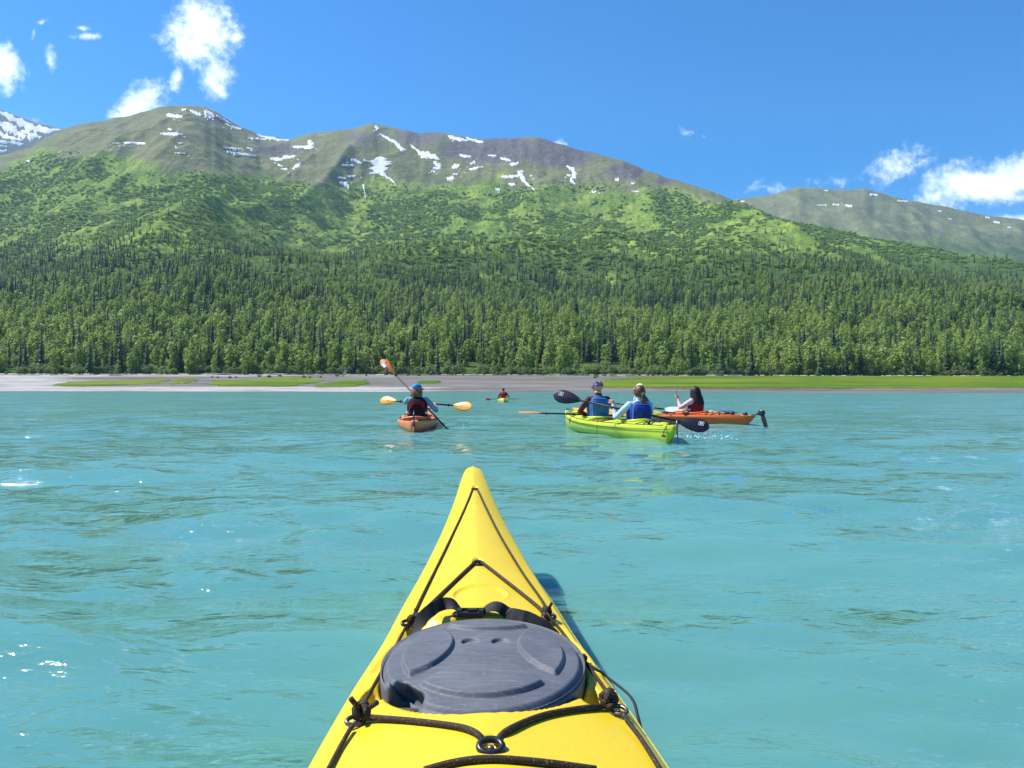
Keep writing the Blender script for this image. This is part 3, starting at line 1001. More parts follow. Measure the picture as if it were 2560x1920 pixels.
# ------------------------------------------------------------------ water
def water():
    nth, nr = 640, 560
    th = np.linspace(R(-62), R(62), nth)
    r = np.geomspace(0.42, 345, nr)
    RR, TH = np.meshgrid(r, th)
    X = RR * np.sin(TH); Y = RR * np.cos(TH)
    dr = np.gradient(r)[None, :] * np.ones_like(RR)
    dl = RR * (th[1] - th[0])
    Z = np.zeros_like(X)
    rg = np.random.default_rng(5)
    NW = 110
    lam = np.geomspace(0.16, 6.5, NW) * rg.uniform(0.93, 1.07, NW)
    for l in lam:
        spread = 0.62 if l < 0.8 else 0.5
        ang = R(-102) + rg.normal(0, spread * 0.62)        # travelling towards the camera, a little rightwards
        if l > 1.2: ang = R(-100) + rg.normal(0, 0.5)
        k = 2 * math.pi / l
        kx, ky = k * math.cos(ang), k * math.sin(ang)
        slope = 0.026 * (1.0 if l < 0.8 else (0.8 / l) ** 0.70)
        if l < 0.3: slope *= 0.75
        A = slope / k
        ux, uy = X / RR, Y / RR
        kr = np.abs(kx * ux + ky * uy); kl = np.abs(kx * uy - ky * ux)
        att = np.clip(1.6 - (kr * dr + kl * dl) / 1.5, 0, 1)
        ph = kx * X + ky * Y + rg.uniform(0, 6.28)
        amp = 0.65 + 0.7 * vnoise(X / (l * 5) + l * 7, Y / (l * 5), int(l * 1000) % 97)
        s = np.sin(ph)
        Z += A * att * amp * (s + 0.18 * np.cos(2 * ph))
    gust = 0.72 + 0.5 * fbm(X / 5.0, Y / 2.4, 71, 3)
    Z *= gust
    Z *= (1 - sstep(250, 300, RR))
    n_y = nr
    V = np.stack([X, Y, Z], -1).reshape(-1, 3)
    i = np.arange(nth - 1)[:, None] * n_y + np.arange(n_y - 1)[None, :]
    Fq = np.stack([i, i + n_y, i + n_y + 1, i + 1], -1).reshape(-1, 4)
    # the rest of the lake, behind and beside
    rr2 = np.concatenate([[0.42], np.geomspace(1.5, 3000, 16)])
    th2 = np.linspace(R(62), R(298), 60)
    R2, T2 = np.meshgrid(rr2, th2)
    V2 = np.stack([R2 * np.sin(T2), R2 * np.cos(T2), 0 * R2], -1).reshape(-1, 3)
    n2 = len(rr2)
    i2 = np.arange(59)[:, None] * n2 + np.arange(n2 - 1)[None, :] + len(V)
    F2 = np.stack([i2, i2 + n2, i2 + n2 + 1, i2 + 1], -1).reshape(-1, 4)
    o = link('water', mesh('water', np.vstack([V, V2]), np.vstack([Fq, F2]), MT['water']))
    tag(o, kind='structure')


water()

# ------------------------------------------------------------------ trees
def tri_tube(h, r0, r1, n=5, lean=0.0):
    return tube([(0, 0, -0.4), (lean * 0.3, 0, h * 0.4), (lean, 0, h)], [r0, r0 * 0.7, r1], n, False)


def spruce_crown(h, rad, seed, thin=1.0):
    rd = random.Random(seed)
    V, Fc = [], []
    z = h * 0.06
    while z < h * 0.985:
        f = 1 - z / h
        rr = rad * (0.10 + 0.90 * f ** 0.85) * rd.uniform(0.72, 1.15)
        m = max(5, int(9 * (0.5 + f)))
        a0 = rd.uniform(0, 6.28)
        for k in range(m):
            if rd.random() > 0.9 * thin: continue
            a = a0 + 6.283 * k / m + rd.uniform(-0.25, 0.25)
            L = rr * rd.uniform(0.65, 1.15)
            dz = -L * rd.uniform(0.25, 0.55)
            wd = L * rd.uniform(0.26, 0.42) + 0.10
            c, s = math.cos(a), math.sin(a)
            b = len(V)
            lift = rd.uniform(0.1, 0.45)
            V += [(0, 0, z + lift), (c * L * 0.55 - s * wd, s * L * 0.55 + c * wd, z + dz * 0.45), (c * L, s * L, z + dz),
                  (c * L * 0.55 + s * wd, s * L * 0.55 - c * wd, z + dz * 0.45), (c * L * 0.5, s * L * 0.5, z + dz * 0.3 + 0.18 * rd.random())]
            Fc += [(b, b + 1, b + 4), (b + 4, b + 1, b + 2), (b + 4, b + 2, b + 3), (b, b + 4, b + 3)]
        z += max(0.28, h * 0.034) * rd.uniform(0.8, 1.2)
    b = len(V)
    V += [(-0.09, 0, h * 0.95), (0.09, 0, h * 0.95), (0, 0, h * 1.02), (0, 0.09, h * 0.95), (0, -0.09, h * 0.95)]
    Fc += [(b, b + 1, b + 2), (b + 3, b + 4, b + 2)]
    return V, Fc


def leafy(lobes, n, size, seed, flat=0.0):
    """leaf clumps spread through the outer shell of several lobes"""
    rd = random.Random(seed)
    V, Fc = [], []
    wts = [l[3] * l[3] * l[4] for l in lobes]
    for _ in range(n):
        cx, cy_, cz, rx, rz = rd.choices(lobes, wts)[0]
        u = rd.uniform(-1, 1); a = rd.uniform(0, 6.283); q = rd.uniform(0.5, 1.0) ** 0.35
        sx = math.sqrt(1 - u * u)
        d = Vector((sx * math.cos(a), sx * math.sin(a), u))
        p = Vector((cx + d.x * rx * q, cy_ + d.y * rx * q, cz + d.z * rz * q))
        nrm = (d + Vector((rd.gauss(0, 0.45), rd.gauss(0, 0.45), rd.gauss(0.55, 0.4)))).normalized()
        t1 = nrm.orthogonal().normalized()
        t1 = (Matrix.Rotation(rd.uniform(0, 6.28), 3, nrm) @ t1)
        t2 = nrm.cross(t1)
        s = size * rd.uniform(0.55, 1.3)
        b = len(V)
        V += [tuple(p + t1 * s), tuple(p + t2 * s * 0.7 + nrm * s * 0.15), tuple(p - t1 * s), tuple(p - t2 * s * 0.75 - nrm * s * 0.1)]
        Fc += [(b, b + 1, b + 2), (b, b + 2, b + 3)]
    return V, Fc


def birch_lobes(h, rad, seed):
    rd = random.Random(seed)
    L = []
    for k in range(7):
        z = h * (0.15 + 0.76 * k / 6)
        f = math.sin(math.pi * (0.20 + 0.70 * (z / h)))
        for _ in range(2):
            a = rd.uniform(0, 6.28); o = rad * 0.42 * f
            L.append((math.cos(a) * o, math.sin(a) * o, z + rd.uniform(-.5, .5), rad * 0.62 * f * rd.uniform(0.75, 1.15), h * 0.10 * rd.uniform(0.8, 1.3)))
    return L


def bush_lobes(h, rad, seed, n=6):
    rd = random.Random(seed)
    L = []
    for k in range(n):
        a = rd.uniform(0, 6.28); o = rad * rd.uniform(0, 0.65)
        L.append((math.cos(a) * o, math.sin(a) * o, h * rd.uniform(0.3, 0.62), rad * rd.uniform(0.35, 0.6), h * rd.uniform(0.28, 0.42)))
    return L


def limbs(h, rad, seed, n=5):
    rd = random.Random(seed)
    gs = [tri_tube(h * 0.93, 0.15 + h * 0.006, 0.03, 6, rd.uniform(-0.4, 0.4))]
    for k in range(n):
        a = rd.uniform(0, 6.28); z = h * rd.uniform(0.3, 0.7); l = rad * rd.uniform(0.5, 0.9)
        gs.append(tube([(0, 0, z), (math.cos(a) * l * .5, math.sin(a) * l * .5, z + l * .5), (math.cos(a) * l, math.sin(a) * l, z + l * 0.9)], [0.07, 0.05, 0.02], 4, False))
    return join(*gs)


PROTO = {'spruce': [], 'birch': [], 'willow': [], 'alder': []}
for i, (h, r_, th) in enumerate(((15.5, 2.1, 1), (13, 1.9, 1), (17.5, 2.0, 0.95), (11, 2.0, 1), (14.5, 1.5, 0.85), (9, 1.8, 1))):
    PROTO['spruce'].append((mesh('spruce_trunk', *tri_tube(h * 0.97, 0.17, 0.02), MT['bark']), mesh('spruce_crown', *spruce_crown(h, r_, 100 + i, th), MT['spruce_needles'], False), h))
for i, (h, r_) in enumerate(((12.5, 3.1), (10.5, 3.4), (14, 2.9), (9, 3.1), (12, 2.4))):
    PROTO['birch'].append((mesh('birch_trunk', *limbs(h, r_, 40 + i), MT['birch_bark']), mesh('birch_crown', *leafy(birch_lobes(h, r_, 60 + i), 420, 0.52, 80 + i), MT['birch_leaves'], False), h))
for i, (h, r_) in enumerate(((4.2, 2.8), (3.2, 2.4), (5.2, 2.6), (2.2, 2.0))):
    PROTO['willow'].append((mesh('willow_stems', *limbs(h, r_, 140 + i, 6), MT['bark']), mesh('willow_foliage', *leafy(bush_lobes(h, r_, 160 + i, 7), 230, 0.36, 180 + i), MT['willow_leaves'], False), h))
for i, (h, r_) in enumerate(((3.0, 4.6), (3.6, 3.8), (2.4, 5.2))):
    PROTO['alder'].append((None, mesh('alder_foliage', *leafy(bush_lobes(h, r_, 260 + i, 8), 190, 0.62, 280 + i), MT['alder_leaves'], False), h))

# where trees stand
def scatter(n, ya, yb, half=0.80):
    Y = np.sqrt(rng.uniform(ya * ya, yb * yb, n))
    X = rng.uniform(-half, half, n) * Y
    return X, Y


def spots(n, ya, yb):
    X, Y = scatter(n, ya, yb)
    Z = height_at(X, Y)
    a, b = proj(np.stack([X, Y, Z], -1))
    return X, Y, Z, a, b


pts = []      # (kind, X, Y, Z)
# spruce: dense low, thinning out upwards
X, Y, Z, a, b = spots(118000, 428, 1750)
line = poly([(-400, 560), (0, 545), (300, 560), (520, 590), (760, 620), (1000, 630), (1280, 655), (1500, 650), (1750, 625), (2100, 640), (2560, 690), (3000, 700)], a)
cl = fbm(X / 110, Y / 75, 201, 4); cl2 = fbm(X / 28, Y / 40, 207, 3)
p_s = 0.75 * sstep(0.46, 0.60, 0.60 * cl + 0.40 * cl2 + 0.10 * sstep(0, 140, b - line)) * sstep(-70, 150, b - line)
p_s = p_s + 0.16 * sstep(0.56, 0.66, cl2) * sstep(-130, -20, b - line)
p_s = p_s * (Z > 8) * (1 - 0.45 * sstep(800, 880, b))
ok = rng.uniform(0, 1, len(X)) < p_s * 0.21
pts.append(('spruce', X[ok], Y[ok], Z[ok], b[ok]))
# birch: pale belts low on the slope, thinning to brush above
X, Y, Z, a, b = spots(92000, 428, 1500)
cb = fbm(X / 85, Y / 60, 301, 4); cb2 = fbm(X / 22, Y / 30, 307, 3)
p_b = (0.22 + 0.78 * sstep(0.42, 0.58, 0.6 * cb + 0.4 * cb2)) * (0.60 + 0.40 * sstep(640, 860, b)) * sstep(530, 740, b)
glade = np.zeros_like(a)
for (gx_, gy_, rx_, ry_) in ((1690, 795, 60, 26), (1640, 700, 90, 18), (1350, 712, 60, 10), (1960, 605, 120, 16)):
    glade = np.maximum(glade, np.exp(-((a - gx_) / rx_) ** 4 - ((b - gy_) / ry_) ** 4))
ok = rng.uniform(0, 1, len(X)) < p_b * 0.42 * (1 - glade)
pts.append(('birch', X[ok], Y[ok], Z[ok], b[ok]))
# alder brush on the open slope
X, Y, Z, a, b = spots(120000, 520, 2700)
vbb = poly(VEG, a)
ca = fbm(X / 120, Y / 150, 401, 5)
ca2 = fbm(X / 45, Y / 45, 407, 3)
p_a = sstep(0.43, 0.57, 0.6 * ca + 0.4 * ca2) * sstep(-20, 30, b - vbb) * (1 - 0.5 * sstep(640, 800, b)) + 0.03 * sstep(0, 30, b - vbb)
ok = rng.uniform(0, 1, len(X)) < p_a * 0.85
pts.append(('alder', X[ok], Y[ok], Z[ok], b[ok]))
# willow fringe behind the beach
Xw = rng.uniform(-0.80, 0.80, 620); Yw = 428 + rng.uniform(0, 9, 620)
Xw = Xw * Yw
wz = np.where(Yw < 433, 9.3, 0) + np.where(Yw >= 433, np.maximum(height_at(Xw, Yw), 9.2), 0)
pts.append(('willow', Xw, Yw, wz, 940 + 0 * Xw))

ZONES = [(120, 'at the far left edge'), (300, 'above the leftmost grass patch'), (430, 'above the leftmost grass patch end'), (520, 'above the second small grass patch'),
         (660, 'above the third grass patch'), (800, 'left of the driftwood stump'), (905, 'beside the driftwood stump'), (1010, 'behind the raised orange blade'), (1120, 'right of the blue cap'),
         (1220, 'left of the distant red paddler'), (1330, 'above the distant red paddler'), (1440, 'above the raised black blade'), (1540, 'above the patterned cap'), (1650, 'above the ponytail'),
         (1780, 'above the long dark hair'), (1930, 'above the orange kayak rudder'), (2080, 'over grass right of the kayaks'), (2240, 'above the dark grass patch'), (2420, 'above the long grass end'), (9e9, 'at the far right edge')]


def zone(px):
    for b_, s_ in ZONES:
        if px < b_: return s_


def place_tree(kind, k, x, y, z, s, rz):
    tr, cr, h = PROTO[kind][k]
    px = 1280 + F * x / y
    nm = {'spruce': 'spruce_tree', 'birch': 'birch_tree', 'willow': 'willow_bush'}[kind]
    o = empty(nm, (x, y, z - 0.1), rz)
    o.scale = (s, s, s)
    hh = h * s
    row = 'in the front row' if y < 442 else ('in the second row' if y < 462 else 'farther back')
    size = 'tall' if hh > 15 else ('middling' if hh > 10.5 else 'short')
    if kind == 'spruce':
        look = size + ' dark spruce ' + row
        g = 'spruces in the front of the lakeside forest'; cat = 'spruce tree'
    elif kind == 'birch':
        look = size + ' bright birch ' + row
        g = 'birches in the front of the lakeside forest'; cat = 'birch tree'
    else:
        look = 'tall willow bush' if hh > 4 else ('grey green willow bush' if hh > 2.6 else 'low willow bush')
        g = 'willow bushes along the forest edge'; cat = 'bush'
    tag(o, look + ' ' + zone(px), cat, g)
    if kind == 'willow':
        link('stems', tr, o); link('foliage', cr, o)
    else:
        link('trunk', tr, o); link('crown', cr, o)


stuff_pts = []
for kind, X, Y, Z, b in pts:
    n = len(X)
    ks = rng.integers(0, len(PROTO[kind]), n)
    ss = rng.uniform(0.62, 1.22, n) * (1.32 if kind in ('spruce', 'birch') else 1.0)
    if kind == 'alder':
        ss = ss * rng.uniform(0.6, 1.7, n)
    if kind == 'spruce':
        ss = ss * (0.78 + 0.30 * sstep(560, 780, b)); ss = np.where(b > 880, ss * 1.08, ss)
    if kind == 'birch':
        ss = ss * (0.55 + 0.45 * sstep(640, 800, b))
        ss = np.where((b > 915) & (rng.uniform(0, 1, n) < 0.5), ss * 0.6, ss)
    rz = rng.uniform(0, 6.283, n)
    inframe = np.abs(X / Y) < 0.72
    order = np.argsort(Y + np.where(inframe, 0, 1e5)) if kind != 'alder' else np.arange(n)
    cap = {'spruce': 296, 'birch': 296, 'willow': 296, 'alder': 0}[kind]
    if kind == 'willow':
        sel = rng.permutation(np.where(inframe)[0])[:cap]
        rest = np.setdiff1d(np.arange(n), sel)
    else:
        sel = order[:cap]; rest = order[cap:]
    for i in sel:
        place_tree(kind, int(ks[i]), float(X[i]), float(Y[i]), float(Z[i]), float(ss[i]), float(rz[i]))
    stuff_pts.append((kind, X[rest], Y[rest], Z[rest] - 0.1, ks[rest], ss[rest], rz[rest]))

# everything behind the front trees: one mass per kind, its plants set out as instances
def instancer(name, kind, groups):
    X = np.concatenate([g[1] for g in groups]); Y = np.concatenate([g[2] for g in groups]); Z = np.concatenate([g[3] for g in groups])
    K = np.concatenate([g[4] for g in groups]); S_ = np.concatenate([g[5] for g in groups]); Rz = np.concatenate([g[6] for g in groups])
    me = bpy.data.meshes.new(name)
    me.vertices.add(len(X))
    me.vertices.foreach_set('co', np.stack([X, Y, Z], -1).astype(np.float32).ravel())
    for nm, ty, arr in (('proto', 'INT', K.astype(np.int32)), ('size', 'FLOAT', S_.astype(np.float32)), ('turn', 'FLOAT', Rz.astype(np.float32))):
        at_ = me.attributes.new(nm, ty, 'POINT')
        at_.data.foreach_set('value', arr)
    o = link(name, me)
    ng = bpy.data.node_groups.new(name + '_layout', 'GeometryNodeTree')
    ng.interface.new_socket('Geometry', in_out='INPUT', socket_type='NodeSocketGeometry')
    ng.interface.new_socket('Geometry', in_out='OUTPUT', socket_type='NodeSocketGeometry')
    gi = ng.nodes.new('NodeGroupInput'); go = ng.nodes.new('NodeGroupOutput')
    c = bpy.data.collections.new(name + '_kinds')
    for i, (tr, cr, h) in enumerate(PROTO[kind]):
        bm = bmesh.new()
        mats = []
        for q, mm in enumerate((tr, cr)):
            if mm is None: continue
            n0 = len(bm.faces)
            bm.from_mesh(mm)
            bm.faces.ensure_lookup_table()
            for f_ in list(bm.faces)[n0:]: f_.material_index = len(mats)
            mats.append(mm.materials[0])
        m2 = bpy.data.meshes.new('%s_%d' % (kind, i)); bm.to_mesh(m2); bm.free()
        for mm in mats: m2.materials.append(mm)
        oo = bpy.data.objects.new('%s_kind_%d' % (kind, i), m2)
        c.objects.link(oo)
    ci = ng.nodes.new('GeometryNodeCollectionInfo')
    ci.inputs['Collection'].default_value = c
    ci.inputs['Separate Children'].default_value = True
    ci.inputs['Reset Children'].default_value = True
    ip = ng.nodes.new('GeometryNodeInstanceOnPoints')
    ip.inputs['Pick Instance'].default_value = True

    def na(nm, ty):
        nd = ng.nodes.new('GeometryNodeInputNamedAttribute'); nd.data_type = ty
        nd.inputs['Name'].default_value = nm
        return nd.outputs[0]
    L = ng.links.new
    L(gi.outputs[0], ip.inputs['Points'])
    L(ci.outputs[0], ip.inputs['Instance'])
    L(na('proto', 'INT'), ip.inputs['Instance Index'])
    cx = ng.nodes.new('ShaderNodeCombineXYZ'); L(na('turn', 'FLOAT'), cx.inputs[2])
    L(cx.outputs[0], ip.inputs['Rotation'])
    cs = ng.nodes.new('ShaderNodeCombineXYZ')
    sz = na('size', 'FLOAT')
    for q in range(3): L(sz, cs.inputs[q])
    L(cs.outputs[0], ip.inputs['Scale'])
    L(ip.outputs[0], go.inputs[0])
    md = o.modifiers.new('layout', 'NODES'); md.node_group = ng
    tag(o, kind='stuff')
    return o


for kind, nm in (('spruce', 'spruce_forest'), ('birch', 'birch_forest'), ('alder', 'alder_brush'), ('willow', 'willow_undergrowth')):
    instancer(nm, kind, [g for g in stuff_pts if g[0] == kind])

# low scrub on the upper beach
for (px, py, h) in ((530, 944, 1.0), (545, 945, .9), (575, 945, 1.1), (590, 944, .8), (650, 942, 1.2), (672, 943, 1.3), (700, 941, 1.0), (760, 944, 1.3), (775, 945, 1.2), (800, 944, 1.0),
                    (845, 941, 1.4), (858, 941, 1.2), (1020, 939, 1.2), (1033, 938, 1.0), (1046, 939, 1.4), (1060, 938, 1.0), (1486, 945, 1.3), (1494, 942, 1.0), (1512, 941, 1.5), (1527, 941, 1.3),
                    (1537, 940, 1.1), (1545, 942, 1.0), (900, 938, 1.0), (915, 939, .9)):
    q = on_beach(px, py)
    k = random.randrange(4)
    tr, cr, hh = PROTO['willow'][k]
    o = empty('willow_bush', (q.x, q.y, q.z - 0.05), random.uniform(0, 6.28))
    s = h / hh
    o.scale = (s * 1.5, s * 1.5, s)
    tag(o, 'low olive scrub on the beach ' + zone(px), 'bush', 'scrub bushes on the upper beach')
    link('stems', tr, o); link('foliage', cr, o)

# driftwood along the top of the beach
def log(px, py, length, tilt, label, rise=0.0):
    q = on_beach(px, py)
    rz = random.uniform(-0.35, 0.35)
    P = []
    for k in range(6):
        t_ = k / 5 - 0.5
        P.append((q.x + math.cos(rz) * t_ * length, q.y + math.sin(rz) * t_ * length, q.z + 0.22 + (k / 5) * tilt + random.uniform(-.05, .05)))
    r0 = random.uniform(0.22, 0.40)
    g = tube(P, [r0 * random.uniform(.8, 1.2) * (1 - 0.09 * k) for k in range(6)], 7)
    s1 = P[3]
    g = join(g, tube([s1, (s1[0] + 0.5, s1[1] - 0.3, s1[2] + 0.6)], [0.07, 0.03], 5))
    o = part('driftwood_log', g, MT['driftwood'], None, False)
    tag(o, label, 'driftwood log', 'driftwood logs along the top of the beach')


for i in range(46):
    px = [8, 40, 60, 85, 110, 138, 165, 200, 225, 262, 290, 330, 505, 530, 548, 562, 588, 640, 660, 690, 705, 720, 745, 782, 800, 835, 880, 905, 930, 985, 1002, 1180, 1245, 1382, 1444, 1452, 1546, 1575, 1800, 1822, 1838, 1960, 2110, 2130, 2345, 2456][i]
    py = 937.5 + (0.5 if px < 300 else 0) + (2.5 if px > 1500 else 0) + random.uniform(-1.2, 1.5)
    nm = zone(px)
    log(px, py, random.uniform(3, 8.5), random.choice([0, 0, 0.2, 0.5]), 'bleached driftwood log ' + nm)
q = on_beach(862, 937)
gs = []
for a_, tl, l in ((0.2, 0.35, 4.2), (1.6, 0.25, 4.6), (2.9, 0.5, 3.2), (3.6, 0.8, 2.8), (5.2, 0.9, 3.0), (0.9, 1.1, 2.2)):
    d = Vector((math.cos(a_) * math.sin(tl), math.sin(a_) * math.sin(tl), math.cos(tl)))
    gs.append(tube([q + d * -0.4, q + d * l * 0.5 + Vector((0.1, 0, 0)), q + d * l], [0.26, 0.18, 0.04], 6))
tag(part('driftwood_stump', join(*gs), MT['driftwood'], None, False), 'upturned bleached root stump with spikes standing against the dark trees', 'driftwood stump')
q = on_beach(1548, 943)
gs = []
for a_, tl, l in ((0.1, 1.0, 2.2), (2.0, 0.9, 2.0), (3.3, 1.1, 2.4), (4.6, 0.6, 1.6)):
    d = Vector((math.cos(a_) * math.sin(tl), math.sin(a_) * math.sin(tl), math.cos(tl)))
    gs.append(tube([q, q + d * l * 0.5, q + d * l], [0.2, 0.14, 0.04], 6))
tag(part('driftwood_stump', join(*gs), MT['driftwood'], None, False), 'small grey root stump at the left end of the long grass strip', 'driftwood stump')

# things that would share a label are told apart by their order along the shore
ORD = ['leftmost', 'second from left', 'third from left', 'fourth from left', 'fifth from left', 'sixth from left', 'seventh from left', 'eighth from left', 'ninth from left', 'tenth from left', 'eleventh from left', 'twelfth from left']
bylab = {}
for o in COL.objects:
    if o.parent is None and o.get('group') and o.get('label'):
        bylab.setdefault(o['label'], []).append(o)
for lb_, os_ in bylab.items():
    if len(os_) < 2: continue
    def px_of(o):
        if o.type == 'MESH':
            v = o.data.vertices[0].co; return v.x / v.y
        return o.location.x / o.location.y
    os_.sort(key=px_of)
    for i, o in enumerate(os_):
        o['label'] = (ORD[i] if i < len(ORD) else ORD[-1].replace('twelfth', str(i + 1) + 'th')) + ' ' + lb_

# ------------------------------------------------------------------ the yellow kayak we sit in
HY0 = 975.0
KY = [-1.95, -1.7, -1.2, -0.6, 0.0, 0.5, 0.967, 1.068, 1.253, 1.483, 1.719, 1.963, 2.285, 2.92, 3.343, 3.47, 3.535, 3.56]
KW = [0.004, 0.09, 0.19, 0.255, 0.275, 0.262, 0.238, 0.231, 0.216, 0.192, 0.1728, 0.148, 0.1175, 0.0768, 0.051, 0.040, 0.024, 0.004]
KZ = [0.34, 0.33, 0.29, 0.285, 0.285, 0.29, 0.30, 0.30, 0.30, 0.30, 0.305, 0.315, 0.335, 0.365, 0.40, 0.412, 0.417, 0.418]


def pch(x, xs_, ys_):
    """smooth monotone-ish interpolation"""
    xs_ = np.array(xs_); ys_ = np.array(ys_)
    m = np.gradient(ys_, xs_)
    i = np.clip(np.searchsorted(xs_, x) - 1, 0, len(xs_) - 2)
    h = xs_[i + 1] - xs_[i]
    t_ = np.clip((x - xs_[i]) / h, 0, 1)
    d0, d1 = m[i], m[i + 1]
    return (2 * t_**3 - 3 * t_**2 + 1) * ys_[i] + (t_**3 - 2 * t_**2 + t_) * h * d0 + (-2 * t_**3 + 3 * t_**2) * ys_[i + 1] + (t_**3 - t_**2) * h * d1


def kx_c(Y): return 0.0297 - 0.0595 * Y
def k_w(Y): return np.maximum(np.where(Y > 3.40, np.interp(Y, KY, KW), pch(Y, KY, KW)), 0.003)
def k_z(Y): return pch(Y, KY, KZ)


HC = (-0.0459, 1.258)                 # hatch centre
HAX, HAY = 0.164, 0.218               # hatch half axes


def sup(x, y, ax, ay, p):
    return (np.abs(x / ax) ** p + np.abs(y / ay) ** p) ** (1 / p)


def deck_z(X, Y):
    X = np.asarray(X, float); Y = np.asarray(Y, float)
    wdt = k_w(Y)
    c0 = X - kx_c(Y)
    u = np.clip(np.abs(c0) / wdt, 0, 1)
    c = np.interp(Y, [-1.9, 0.7, 1.0, 1.5, 1.9, 2.6, 3.3, 3.55], [0.03, 0.06, 0.046, 0.030, 0.044, 0.042, 0.022, 0.006])
    ridge = 1 - np.sqrt(u * u + 0.004) / math.sqrt(1.004)
    z = k_z(Y) + c * (0.55 * (1 - u ** 2.2) + 0.45 * ridge)
    z = z - 0.014 * sstep(0.88, 1.0, u) ** 1.5
    lx, ly = X - HC[0], Y - HC[1]
    # low shoulder beside the gunwale, then the well round the hatch
    near = np.where(ly < 0, 0.226, 0.272)
    e = np.where(ly < 0, sup(lx, ly, 0.172, near, 2.05), sup(lx * (1 + 0.22 * np.clip(ly, 0, 1) / 0.25), ly, 0.172 + 0.010 * sstep(0, 0.12, ly), near, 2.05 + 0.55 * sstep(0, 0.12, ly)))
    z = z - 0.062 * (1 - sstep(0.885, 1.0, e))
    # corner pockets of the well
    for sx in (-1, 1):
        e2 = np.hypot((lx - sx * 0.166) / 0.020, (ly + 0.098) / 0.045)
        z = z - 0.034 * (1 - sstep(0.5, 1.0, e2)) * sstep(0.92, 1.04, e)
        e3 = np.hypot((lx - sx * 0.128) / 0.05, (ly - 0.20) / 0.075)
        z = z - 0.018 * (1 - sstep(0.4, 1.0, e3)) * sstep(0.94, 1.06, e)
    # oval badge recess, raised fold in front of the hatch, dimples under the fittings
    yb = 1.665; e4 = np.hypot((X - kx_c(yb) - 0.001) / 0.060, (Y - yb) / 0.055)
    z = z - 0.0045 * (1 - sstep(0.90, 1.0, e4)) + 0.0015 * np.exp(-((e4 - 1.03) / 0.05) ** 2)
    z = z + 0.006 * np.exp(-((e - 1.10 - 0.02) / 0.06) ** 2) * (ly > 0)
    for (dx, dy, r1, r2, dp) in DIMPLES:
        e5 = np.hypot((X - dx) / r1, (Y - dy) / r2)
        z = z - dp * (1 - sstep(0.35, 1.0, e5))
    return z


DIMPLES = []


def on_deck(px, py, lift=0.0):
    d = ray(px, py)
    Y = np.linspace(0.5, 3.62, 6000)
    X = d.x / d.y * Y
    z = H0 + d.z / d.y * Y
    zz_ = np.where(np.abs(X - kx_c(Y)) <= k_w(Y) * 1.0, deck_z(X, Y) + lift, -9)
    hit = z <= zz_
    k = int(np.argmax(hit)) if hit.any() else int(np.argmin(np.abs(z - (k_z(Y) + lift))))
    return Vector((X[k], Y[k], z[k]))


for (px, py, r1, r2, dp) in ((1187, 1216, .014, .030, .008), (1194, 1400, .015, .028, .012), (1228, 1852, .017, .022, .014)):
    q = on_deck(px, py)
    DIMPLES.append((q.x, q.y, r1, r2, dp))

own = empty('kayak', (0, 0, 0))
tag(own, 'bright yellow kayak with grey hatch and dark deck cords, bow pointing at the far shore', 'kayak')


